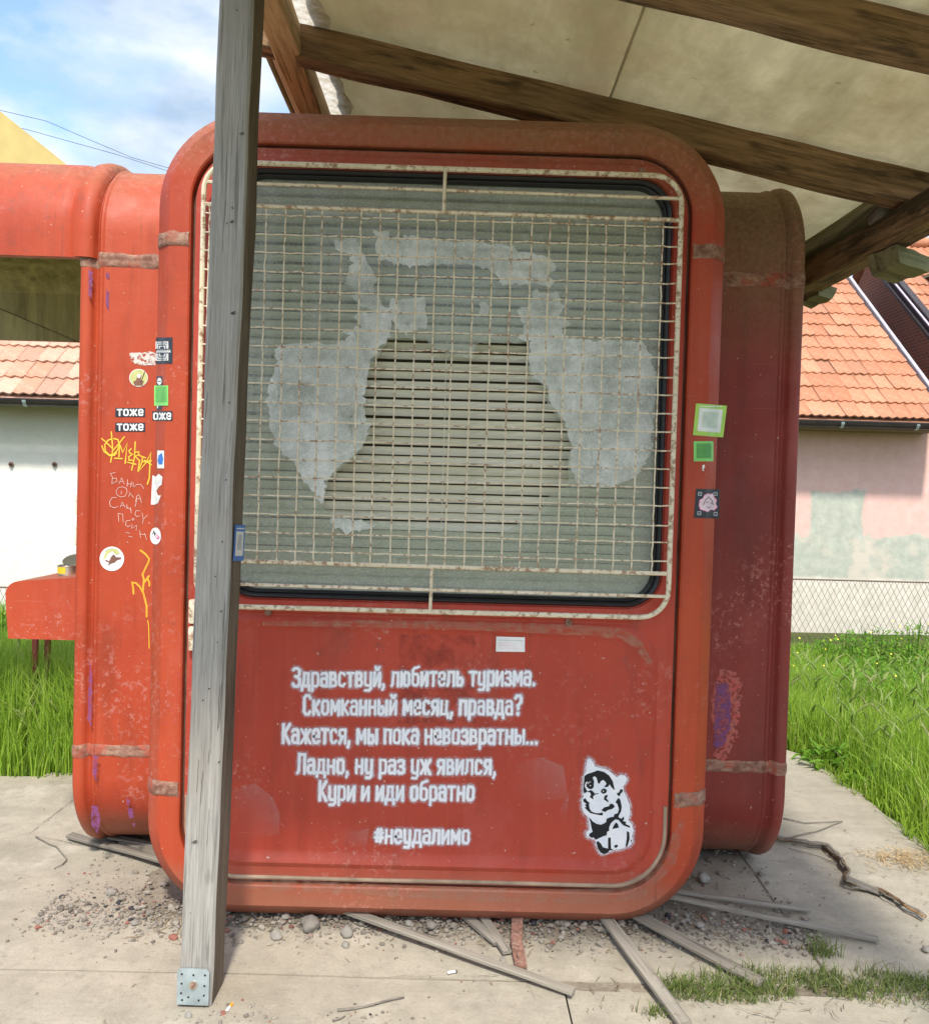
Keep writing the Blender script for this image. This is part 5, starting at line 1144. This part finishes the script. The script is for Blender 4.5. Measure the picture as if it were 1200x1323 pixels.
# ================================================================== GRASS
def blades(name, P3, hgt, wid, lean, mat, label, cat='grass', segs=3, tint=None, structure=False):
    n = len(P3); P3 = np.array(P3); az = rng.uniform(0, 2*np.pi, n); ld = rng.uniform(0, 2*np.pi, n)
    h = np.array(hgt); ln = np.array(lean); wd = np.array(wid); k = segs+1
    VV = np.zeros((n, 2*segs+1, 3))
    dx, dy = np.cos(az), np.sin(az); lx, ly = np.cos(ld), np.sin(ld)
    for s_ in range(segs):
        t = s_/segs; cx = P3[:, 0]+lx*ln*h*t*t; cy = P3[:, 1]+ly*ln*h*t*t; cz = P3[:, 2]+h*t*(1-.25*ln*t); ww = wd*(1-.55*t)*.5
        VV[:, 2*s_, 0] = cx-dx*ww; VV[:, 2*s_, 1] = cy-dy*ww; VV[:, 2*s_, 2] = cz; VV[:, 2*s_+1, 0] = cx+dx*ww; VV[:, 2*s_+1, 1] = cy+dy*ww; VV[:, 2*s_+1, 2] = cz
    VV[:, -1, 0] = P3[:, 0]+lx*ln*h; VV[:, -1, 1] = P3[:, 1]+ly*ln*h; VV[:, -1, 2] = P3[:, 2]+h*(1-.25*ln)
    nv = 2*segs+1; base = np.arange(n)[:, None]*nv
    loops = []; 
    quads = np.concatenate([base+np.array([[2*s_, 2*s_+1, 2*s_+3, 2*s_+2]]) for s_ in range(segs-1)], 0) if segs > 1 else np.zeros((0, 4), int)
    tris = base+np.array([[2*segs-2, 2*segs-1, 2*segs]])
    me = bpy.data.meshes.new(name); me.vertices.add(n*nv); me.vertices.foreach_set('co', VV.reshape(-1))
    li = np.concatenate([quads.reshape(-1), tris.reshape(-1)]); me.loops.add(len(li)); me.loops.foreach_set('vertex_index', li.astype(np.int32))
    nq, ntr = len(quads), len(tris); me.polygons.add(nq+ntr); st = np.concatenate([np.arange(nq)*4, nq*4+np.arange(ntr)*3]); me.polygons.foreach_set('loop_start', st.astype(np.int32))
    me.update(calc_edges=True); me.validate()
    at = me.attributes.new('tint', 'FLOAT', 'POINT'); tv = rng.random(n) if tint is None else tint; at.data.foreach_set('value', np.repeat(tv, nv).astype(np.float32))
    me.materials.append(M[mat]); o = link(name, me); tag(o, label, cat, kind='stuff'); return o
def scatter(n, fx, dens): 
    out = []
    while len(out) < n:
        p = fx()
        if dens(*p) > random.random(): out.append(p)
    return out
def nz2(x, y, s, o_=0): return .5+.5*mnoise.noise(Vector((x*s, y*s, o_)))
# right meadow
def edge_x(y): return 1.955+.10*mnoise.noise(Vector((y*2.3, 0, 7)))+.05*mnoise.noise(Vector((y*9, 0, 7)))
def dR(x, y):
    if y < 1.9 and x < edge_x(y): return 0
    if y >= 1.9 and y < 2.3 and x < 1.9-.6*(y-1.9)+.1*nz2(x, y, 3): return 0
    return (.55+.45*nz2(x, y, 2))
pts = scatter(56000, lambda: (random.uniform(1.2, 1.9+random.random()*5.2), .1+6.1*random.random()**1.35), dR)
P3 = [(x, y, terrain_z(x, y)) for x, y in pts]
H = [(.13+.36*nz2(x, y, 1.3, 4)*random.uniform(.5, 1.1))*(.8 if y > 3.5 else 1)*min(1, .42+max(0, x-edge_x(y))*2.6 if y < 2 else 1) for x, y in pts]
blades('grass', P3, H, [random.uniform(.004, .009) for _ in pts], [abs(random.gauss(.35, .3)) for _ in pts], 'grass', 'tall bright green meadow grass right of the kiosk')
# left meadow
def dL(x, y):
    if y < 1.30+.10*mnoise.noise(Vector((x*3, 0, 2)))+.04*mnoise.noise(Vector((x*11, 0, 2))): return 0
    return .6+.4*nz2(x, y, 2)
pts = scatter(52000, lambda: (random.uniform(-7, -1.25), 1.15+5*random.random()**1.3), dL)
P3 = [(x, y, terrain_z(x, y)) for x, y in pts]
H = [(.30+.34*nz2(x, y, 1.1, 9)*random.uniform(.5, 1.1))*min(1, .35+(y-1.2)*2.4)*(1.35 if x > -2.8 and 1.42 < y < 2.1 else 1) for x, y in pts]
blades('grass', P3, H, [random.uniform(.004, .009) for _ in pts], [abs(random.gauss(.3, .25)) for _ in pts], 'grass', 'tall sunlit green meadow grass left of the kiosk')
# wild barley: stem + head + awns, joined
def barley(pts, name, label):
    V = []; Fs = []; T_ = []
    for x, y, h in pts:
        z = terrain_z(x, y); a_ = random.uniform(0, 6.28); l_ = random.uniform(.1, .5)*h; d_ = Vector((math.cos(a_), math.sin(a_), 0)); tv = random.random()
        b0 = Vector((x, y, z)); b1 = b0+Vector((0, 0, h*.8))+d_*l_*.4; b2 = b1+d_*.03+Vector((0, 0, .035)); b3 = b2+d_*.03+Vector((0, 0, .02))
        v, f = tube_vf([b0, b1], .0012, 3); n = len(V); V += v; Fs += [tuple(i+n for i in g_) for g_ in f[:3]]; T_ += [tv]*len(v)
        v, f = tube_vf([b1, b1.lerp(b2, .4), b2, b3], .004, 5, rfun=lambda t: .0022+.0042*math.sin(math.pi*min(1, t*.9+.1))); n = len(V); V += v; Fs += [tuple(i+n for i in g_) for g_ in f]; T_ += [tv]*len(v)
        for k in range(10):
            s0 = b1.lerp(b3, random.random()); e_ = s0+(d_*.6+Vector((random.gauss(0, .35), random.gauss(0, .35), 1))).normalized()*random.uniform(.035, .06); n = len(V); o_ = Vector((.0008, .0004, 0)); V += [s0-o_, s0+o_, e_]; Fs.append((n, n+1, n+2)); T_ += [tv]*3
    me = mesh_of(name, V, Fs, M['barley']); at = me.attributes.new('tint', 'FLOAT', 'POINT'); at.data.foreach_set('value', T_); tag(link(name, me), label, 'wild barley', kind='stuff')
bp = []
while len(bp) < 520:
    x = random.uniform(2.05, 4.6); y = .3+random.random()**1.3*3.3
    if x > edge_x(y)+.08 and nz2(x, y, 1.1, 3) > .42: bp.append((x, y, random.uniform(.28, .46)))
barley(bp, 'wild_barley', 'feathery wild barley heads above the grass right of the kiosk')
bp = [(random.uniform(-5.5, -1.5), 1.5+3.5*random.random()**1.2, random.uniform(.28, .46)) for _ in range(380)]
barley(bp, 'wild_barley', 'feathery wild barley heads above the grass left of the kiosk')
# leafy weeds
def weed(x, y, rad, ht, nl, ls, label, grp=None, z=None, flowers=0, cat='weed'):
    V = []; Fs = []; T_ = []; z = terrain_z(x, y) if z is None else z; r_ = thing('weed', label, cat, (x, y, z), grp)
    for i in range(nl):
        a_ = random.uniform(0, 6.28); rr_ = rad*math.sqrt(random.random()); hh = ht*random.random()**.7*(1-.4*rr_/rad)
        c_ = Vector((rr_*math.cos(a_), rr_*math.sin(a_), hh)); yaw_ = random.uniform(0, 6.28); pit = random.uniform(-.5, .9); L = ls*random.uniform(.6, 1.3); d_ = Vector((math.cos(yaw_)*math.cos(pit), math.sin(yaw_)*math.cos(pit), math.sin(pit))); s_ = d_.cross(Vector((0, 0, 1))).normalized(); n_ = s_.cross(d_)
        n = len(V); V += [c_, c_+d_*L*.35+s_*L*.17+n_*L*.05, c_+d_*L*.7+s_*L*.11-n_*L*.03, c_+d_*L*1.15-n_*L*.2, c_+d_*L*.75-s_*L*.12-n_*L*.03, c_+d_*L*.35-s_*L*.16+n_*L*.05, c_+d_*L*.5-n_*L*.02]
        Fs += [(n, n+1, n+6), (n+1, n+2, n+6), (n+2, n+3, n+6), (n+3, n+4, n+6), (n+4, n+5, n+6), (n+5, n, n+6)]; T_ += [random.random()]*7
    me = mesh_of('leaves', V, Fs, M['leaf']); at = me.attributes.new('tint', 'FLOAT', 'POINT'); at.data.foreach_set('value', T_); lo = link('leaves', me, r_, world=False); lo['kind'] = 'stuff'
    V = []; Fs = []
    for i in range(max(3, nl//25)):
        a_ = random.uniform(0, 6.28); rr_ = rad*random.random()*.8; v, f = tube_vf([(rr_*.4*math.cos(a_), rr_*.4*math.sin(a_), -.02), (rr_*math.cos(a_), rr_*math.sin(a_), ht*random.uniform(.5, 1))], .003, 4); n = len(V); V += v; Fs += [tuple(k+n for k in g_) for g_ in f]
    me = mesh_of('stems', V, Fs, M['leaf']); at = me.attributes.new('tint', 'FLOAT', 'POINT'); at.data.foreach_set('value', [.2]*len(V)); so = link('stems', me, r_, world=False); so['kind'] = 'stuff'
    if flowers:
        V = []; Fs = []
        for i in range(flowers):
            a_ = random.uniform(0, 6.28); rr_ = rad*math.sqrt(random.random()); c_ = Vector((rr_*math.cos(a_), rr_*math.sin(a_), ht*random.uniform(.7, 1.1))); n = len(V); s_ = random.uniform(.006, .011)
            V += [c_+Vector((s_*math.cos(k*1.2566), s_*math.sin(k*1.2566)*.7, s_*math.sin(k*1.2566)*.7)) for k in range(5)]; Fs.append(tuple(n+k for k in range(5)))
        fo = link('flowers', mesh_of('flowers', V, Fs, M['petal']), r_, world=False); fo['kind'] = 'stuff'
    return r_
gw = 'leafy weeds in the grass and along the fence'
def wat(px, y): return onY(px, 800, y).x
weed(2.06, 1.75, .16, .15, 170, .075, 'low broad-leaved dandelion clump at the slab edge right of the kiosk', gw)
weed(2.14, 1.45, .14, .13, 150, .07, 'ragged dandelion leaves spilling onto the slab, nearer than the other clump', gw)
weed(wat(1150, 3.2), 3.2, .45, .30, 900, .06, 'broad mound of bright green weeds behind the wild barley', gw, flowers=2)
weed(wat(1185, 4.2), 4.2, .5, .33, 900, .06, 'bright green weed mound in the meadow at the right edge of the photo', gw, flowers=2)
weed(wat(1080, 4.6), 4.6, .5, .24, 600, .045, 'yellow-dotted low weeds in the middle of the right meadow', gw, flowers=4)
for i, (px, y, h_, lb) in enumerate(((1060, 5.6, .34, 'weed bush at the fence foot nearest to the kiosk, right side'), (1095, 5.5, .42, 'thin yellowish weed bush at the fence, second from the kiosk'), (1135, 5.6, .50, 'tall leafy weed bush at the fence, third from the kiosk'), (1180, 5.5, .55, 'tallest dark-leaved weed bush at the fence by the right edge'))):
    weed(wat(px, y), y, .30, h_, 480, .06, lb, gw, flowers=3)
for i, (px, y, h_, lb) in enumerate(((8, 3.6, .62, 'bright leafy bush behind the grass at the left edge of the photo'), (28, 4.6, .46, 'lower leafy bush behind the red counter, left side'), (52, 4.9, .40, 'small leafy bush by the chain-link fence under the red counter'))):
    weed(wat(px, y), y, .34, h_, 700, .065, lb, gw, flowers=4)
# patch of short grass in the slab joint at the lower right, tufts
pts = []
while len(pts) < 2600:
    x = random.uniform(.66, 1.75); y = random.gauss(-.25, .055)+.03*math.sin(x*6)
    if abs(y+.25-.02*math.sin(x*7)) < .035+.08*nz2(x, y, 5, 1)*min(1, (x-.6)*3) and nz2(x, y, 7, 2) > .33: pts.append((x, y))
blades('grass_patch', [(x, y, -.004) for x, y in pts], [random.uniform(.015, .055) for _ in pts], [random.uniform(.002, .0045) for _ in pts], [abs(random.gauss(.8, .5)) for _ in pts], 'tuft', 'short scruffy grass growing in the slab joint at the lower right')
def tuftat(px, py, n, h_, label, r_=.02):
    c_ = onZ(px, py); t_ = blades('grass_tuft', [(c_.x+random.gauss(0, r_), c_.y+random.gauss(0, r_*.6), -.004) for _ in range(n)], [random.uniform(.4, 1)*h_ for _ in range(n)], [random.uniform(.002, .005) for _ in range(n)], [abs(random.gauss(.7, .4)) for _ in range(n)], 'tuft', label)
    del t_['kind']; t_['category'] = 'grass tuft'; t_['group'] = 'grass tufts in slab joints'
tuftat(1060, 1232, 70, .075, 'single grass tuft standing in the diagonal slab joint', .022)
tuftat(848, 1310, 40, .05, 'small sparse grass tuft left of the straight lath end')
tuftat(880, 1275, 40, .05, 'small grass tuft at the left end of the grass patch')
# straw heap
n = 420; c_ = onZ(1172, 1112)
V = []; Fs = []; T_ = []
for i in range(n):
    x = c_.x+random.gauss(0, .085); y = c_.y+random.gauss(0, .05); a_ = random.uniform(0, 6.28); L = random.uniform(.01, .05); z = random.uniform(.002, .016); d_ = Vector((math.cos(a_)*L, math.sin(a_)*L, random.gauss(0, .004))); s_ = Vector((-math.sin(a_), math.cos(a_), 0))*.0014; k = len(V); b0 = Vector((x, y, z)); V += [b0-s_, b0+s_, b0+d_+s_*.5, b0+d_-s_*.5]; Fs.append((k, k+1, k+2, k+3)); T_ += [random.random()]*4
me = mesh_of('dry_straw', V, Fs, M['straw']); at = me.attributes.new('tint', 'FLOAT', 'POINT'); at.data.foreach_set('value', T_); tag(link('dry_straw', me), 'scattered dry straw on the slab at the right', 'straw', kind='stuff')

V = []; Fs = []; T_ = []
def litter(n, cx, cy, sx_, sy_, lmin, lmax):
    for i in range(n):
        x = cx+random.gauss(0, sx_); y = cy+random.gauss(0, sy_); a_ = random.uniform(0, 6.28); L = random.uniform(lmin, lmax); z = random.uniform(.003, .007); d_ = Vector((math.cos(a_)*L, math.sin(a_)*L, random.gauss(0, .002))); s_ = Vector((-math.sin(a_), math.cos(a_), 0))*random.uniform(.0007, .002); k = len(V); b0 = Vector((x, y, z)); mid = b0+d_*.5+s_*random.uniform(-3, 3)
        V.extend([b0-s_, b0+s_, mid+s_, mid-s_, b0+d_+s_*.4, b0+d_-s_*.4]); Fs.extend([(k, k+1, k+2, k+3), (k+3, k+2, k+4, k+5)]); T_.extend([random.random()]*6)
litter(70, -.72, .0, .07, .05, .015, .06); litter(120, .2, -.05, .6, .06, .008, .03); litter(90, .9, .05, .2, .12, .01, .05); litter(160, 1.2, -.3, .4, .08, .01, .035); litter(60, -.9, .1, .35, .25, .006, .02); litter(80, 1.75, .3, .15, .35, .008, .03)
me = mesh_of('dry_litter', V, Fs, M['litter']); at = me.attributes.new('tint', 'FLOAT', 'POINT'); at.data.foreach_set('value', T_); tag(link('dry_litter', me), 'thin dry stalks and chips littering the slabs around the kiosk', 'litter', kind='stuff')
# ================================================================== BACKGROUND HOUSES
def tile_mesh(name, mat, w_=.212, l_=.40, ribs=2):
    xs_ = []; n = 4*ribs+1
    for i in range(n): t = i/(n-1); xs_.append((t*w_, .012+.012*(math.cos(t*ribs*2*math.pi))*.9+(.004 if i in (0, n-1) else 0)))
    V = [(x, 0, z) for x, z in xs_]+[(x, l_, z-.006) for x, z in xs_]+[(x, 0, z-.018) for x, z in xs_]
    Fs = [(i, i+1, n+i+1, n+i) for i in range(n-1)]+[(2*n+i, 2*n+i+1, i+1, i) for i in range(n-1)]
    me = mesh_of(name, V, Fs, mat, False); return me
def tiled_roof(H_, roof, x0, x1, vx0, vx1, ye, ze, pitch, rows, me, vrows, expo=.325, tw=.205):
    """individual tiles where the photo shows them, the rest joined"""
    cp, sp_ = math.cos(pitch), math.sin(pitch); rest = []; cnt = 0
    base = Matrix.Translation(Vector((0, 0, 0)))
    for r_ in range(rows):
        yy = ye+r_*expo*cp; zz = ze+r_*expo*sp_; nx_ = int((x1-x0)/tw)
        for i in range(nx_):
            x = x0+i*tw; loc = Vector((x+random.gauss(0, .002), yy+random.gauss(0, .004), zz+.016+random.gauss(0, .0025)))
            rot = (pitch-.045+random.gauss(0, .008), random.gauss(0, .008), random.gauss(0, .008))
            if vx0 <= x <= vx1 and r_ in vrows and cnt < 300:
                t_ = bpy.data.objects.new('roof_tile', me); COL.objects.link(t_); t_.parent = roof; t_.location = loc; t_.rotation_euler = rot; cnt += 1
            else: rest.append(Matrix.LocRotScale(loc, Vector(rot) and __import__('mathutils').Euler(rot), None))
    bv = np.array([v.co[:] for v in me.vertices]); V = []; Fs = []; pf = [tuple(p.vertices) for p in me.polygons]
    for m_ in rest:
        A = np.array(m_); q_ = bv@A[:3, :3].T+A[:3, 3]; n = len(V); V += q_.tolist(); Fs += [tuple(i+n for i in f) for f in pf]
    o = ob('tile_field', V, Fs, me.materials[0], roof); o['kind'] = 'stuff'
def gutter(parent, x0, x1, y, z, r=.07, joints=()):
    pr_ = [(y+r*math.cos(a_), z+r*math.sin(a_)) for a_ in np.linspace(math.pi, 2*math.pi, 10)]
    pr_ = [(y-r-.012, z+.004), (y-r-.012, z+.012), (y-r+.002, z+.012)]+pr_+[(y+r, z+.02), (y+r-.008, z+.02)]+[(y+(r-.008)*math.cos(a_), z+(r-.008)*math.sin(a_)) for a_ in np.linspace(2*math.pi, math.pi, 10)]
    V, Fs = loft([[(x, a_, b_) for a_, b_ in pr_] for x in (x0, x1)]); o = ob('gutter', V, Fs, M['gutter'], parent); recalc(o); smooth_angle(o, 50)
    for jx in joints:
        V, Fs = loft([[(x, y+(r+.006)*math.cos(a_), z+(r+.006)*math.sin(a_)) for a_ in np.linspace(math.pi, 2*math.pi, 10)] for x in (jx-.02, jx+.02)], False); ob('gutter_bracket', V, Fs, M['zinc'], o)
PIT = R(40)
# right pink house
H1 = thing('house', 'low pink house with patched grey plaster and orange tiled roof at the right', 'house', (3.5, 8, -.3))
bevel_box('wall', (1.0, 6.30, 8.0, 13.4, -.35, 2.36), M['wall_pink'], H1, bev=.01)
V = [(5.90, 8.0, 2.35), (5.90, 13.4, 2.35), (5.90, 10.7, 4.6), (5.86, 8.0, 2.35), (5.86, 13.4, 2.35), (5.86, 10.7, 4.6)]; ob('gable', V, [(0, 1, 2), (5, 4, 3)], M['brick'], H1)
ye, ze = 7.50, 2.375
V = [(1.0, ye, ze-.03), (5.96, ye, ze-.03), (5.96, 10.72, ze-.03+(10.72-ye)*math.tan(PIT)), (1.0, 10.72, ze-.03+(10.72-ye)*math.tan(PIT)), (5.96, 13.9, ze-.03), (1.0, 13.9, ze-.03)]
rf = ob('roof', V, [(0, 1, 2, 3), (3, 2, 4, 5)], M['tile'], H1)
tm = tile_mesh('roof_tile', M['tile'])
tiled_roof(H1, rf, 1.0, 5.98, 3.7, 6.0, ye-.02, ze, PIT, 13, tm, range(0, 13))
for c in rf.children:
    if c.name.startswith('roof_tile'): c.matrix_parent_inverse = Matrix.Identity(4)
beam('verge_flashing', (5.985, ye-.03, ze+.0), (5.985, 10.72, ze+(10.72-ye)*math.tan(PIT)+.04), .05, .09, plain('pale_grey_flashing', (.42, .40, .42), .5), H1)
gutter(H1, 1.0, 6.0, 7.44, 2.315, .066, (4.62, 5.52))
bevel_box('eave_soffit', (1.0, 5.92, 7.56, 7.998, 2.25, 2.30), plain('brown_eave_board', (.20, .15, .08), .8), H1)
# second house behind it, its rake and brick gable facing left
H2 = thing('house', 'neighbouring brick-gabled house with dark metal rake and orange tiles at the right edge', 'house', (8, 10, -.3))
x2 = 6.47; dz2 = .18
def z2(y): return 2.375+dz2+(y-7.35)*math.tan(PIT)
bevel_box('wall', (x2+.1, 12.0, 8.6, 13.6, -.35, 2.6), M['brick'], H2, bev=.01)
V = [(x2+.1, 8.3, 2.6), (x2+.1, 13.6, 2.6), (x2+.1, 10.85, z2(10.85)-.1), (x2+.1, 8.3, z2(8.3)-.1)]; ob('gable', V, [(0, 1, 2, 3)], M['brick'], H2)
V = [(x2, 7.3, z2(7.3)-.04), (12, 7.3, z2(7.3)-.04), (12, 10.85, z2(10.85)-.04), (x2, 10.85, z2(10.85)-.04), (12, 14.4, z2(7.3)-.04), (x2, 14.4, z2(7.3)-.04)]
rf2 = ob('roof', V, [(0, 1, 2, 3), (3, 2, 4, 5)], M['tile'], H2)
tiled_roof(H2, rf2, x2+.05, 12, 6.6, 8.2, 7.3, z2(7.3)-.02, PIT, 14, tm, range(4, 14))
for k, (oy, ww, hh) in enumerate(((0, .10, .20), (-.05, .04, .14), (-.02, .05, .05))):
    beam('metal_rake', (x2-.03-.05*k, 7.25, z2(7.25)-.02*k-.02), (x2-.03-.05*k, 10.9, z2(10.9)-.02*k-.02), ww, hh, M['gutter'], H2, rough=.0, seg=2)
beam('rake_trim', (x2-.12, 7.25, z2(7.25)+.07), (x2-.12, 10.9, z2(10.9)+.07), .03, .02, plain('pale_lilac_trim', (.50, .44, .52), .5), H2, rough=0, seg=2)
for i in range(18):
    V, Fs = tube_vf([(x2+.1+i*.3, 10.87, z2(10.85)+.04), (x2+.1+i*.3+.33, 10.87, z2(10.85)+.055)], .09, 8); o = ob('ridge_tile', V, Fs, M['tile'], H2, smooth=True)
c_ = Vector((7.0, 9.75, z2(9.75))); bevel_box('chimney', (c_.x-.02, c_.x+.6, c_.y-.2, c_.y+.3, c_.z-.4, c_.z+.16), plain('weathered_brown_render', (.24, .18, .12), .9, .3, 8, .3), H2, bev=.02)
bevel_box('chimney_cap', (c_.x-.07, c_.x+.65, c_.y-.26, c_.y+.35, c_.z+.16, c_.z+.21), plain('mossy_cap', (.22, .24, .16), .9, .3, 8, .3), H2, bev=.01)
# left white house
H3 = thing('house', 'low whitewashed house with faded clay tiles and dark gutter at the left', 'house', (-5, 7, -.3))
bevel_box('wall', (-11, -1.4, 7.0, 12.2, -.4, 2.28), M['wall_white'], H3, bev=.01)
ye3, ze3 = 6.62, 2.275
yr = 9.6; V = [(-11, ye3, ze3-.03), (-1.3, ye3, ze3-.03), (-1.3, yr, ze3-.03+(yr-ye3)*math.tan(PIT)), (-11, yr, ze3-.03+(yr-ye3)*math.tan(PIT)), (-1.3, 12.6, ze3-.03), (-11, 12.6, ze3-.03)]
rf3 = ob('roof', V, [(0, 1, 2, 3), (3, 2, 4, 5)], M['tile_pale'], H3)
tm3 = tile_mesh('roof_tile', M['tile_pale'], .236, .40, 2)
tiled_roof(H3, rf3, -11, -1.4, -6.3, -3.5, ye3-.02, ze3, PIT, 11, tm3, range(0, 11), .33, .23)
gutter(H3, -11, -1.3, 6.56, 2.215, .062, (-4.62,))
for r3 in (rf2, rf3):
    for c in r3.children:
        if c.name.startswith('roof_tile'): c.matrix_parent_inverse = Matrix.Identity(4)
for px in (15, 71):
    c_ = onY(px, 600, 6.995); V, Fs = tube_vf([(c_.x, 6.99, c_.z), (c_.x, 6.975, c_.z)], .028, 10); ob('rusty_wall_tie', V, Fs, M['rust'], H3)
    V, Fs = tube_vf([(c_.x+.005, 6.975, c_.z), (c_.x+.005, 6.95, c_.z)], .012, 8); ob('rusty_wall_tie', V, Fs, M['dark'], H3)
# far yellow gable
H4 = thing('house', 'tall plain yellow gable far behind the red awning', 'house', (-9, 14, 0))
A = onY(0, 143, 14); B = onY(86, 212, 14); s4 = (B.z-A.z)/(B.x-A.x); xa, za = A.x-2.5, A.z-2.5*s4
prf = [(xa, za), (B.x+4, B.z+4*s4), (B.x+4, -.3), (xa-6, -.3), (xa-6, za+6*s4)]
V = [(x, 14, z) for x, z in prf]+[(x, 22, z) for x, z in prf]; n = 5
o = ob('wall', V, [tuple(range(n)), tuple(range(2*n-1, n-1, -1))]+[(i, (i+1) % n, n+(i+1) % n, n+i) for i in range(n)], M['wall_yellow'], H4); recalc(o)
# chain-link fences
def fence(x0, x1, y, z0, z1, label):
    f = thing('chain_link_fence', label, 'fence', ((x0+x1)/2, y, z0)); V = []; Fs = []; dw = .062; hh = z1-z0; r = .0022
    nseg = int((x1-x0)/dw)+int(hh/.105)+2
    for sg in (1, -1):
        for i in range(-int(hh/.11)-1, nseg):
            xb = x0+i*dw if sg > 0 else x0+i*dw; xt = xb+sg*hh/2*1.05
            p_a = Vector((xb, y+.002*sg, z0)); p_b = Vector((xt, y+.002*sg, z1))
            if min(p_a.x, p_b.x) < x0-.02 or max(p_a.x, p_b.x) > x1+.02: continue
            v, f_ = tube_vf([p_a, p_b], r, 3); n = len(V); V += v; Fs += [tuple(k+n for k in g_) for g_ in f_[:3]]
    o = ob('wire_mesh', V, Fs, M['wire'], f); o['kind'] = 'stuff'
    V, Fs = tube_vf([(x0, y, z1), (x1, y, z1+.004)], .009, 6); ob('top_rail', V, Fs, M['wire'], f)
    k = 0; x = x0
    while x <= x1:
        V, Fs = tube_vf([(x, y+.02, z0-.1), (x, y+.02, z1+.02)], .02, 8); ob('fence_post', V, Fs, M['wire'], f); x += 2.4
fence(3.0, 8.2, 6.0, -.32, .555, 'rusty chain-link fence in front of the pink house')
fence(-8.2, -3.2, 5.6, -.32, .30, 'rusty chain-link fence in front of the whitewashed house')
# power lines
for pts, lb in (([(-40, 133), (0, 142), (60, 156), (120, 182), (170, 203), (215, 216), (280, 226)], 'upper thin black power line across the left sky'), ([(-40, 150), (35, 167), (85, 181), (150, 199), (215, 220), (280, 236)], 'lower thin black power line across the left sky')):
    V, Fs = tube_vf([onY(a_, b_, 24) for a_, b_ in pts], .008, 5); tag(ob('power_line', V, Fs, M['cable'], None), lb, 'power line', 'power lines')
print('objects', len(bpy.data.objects))
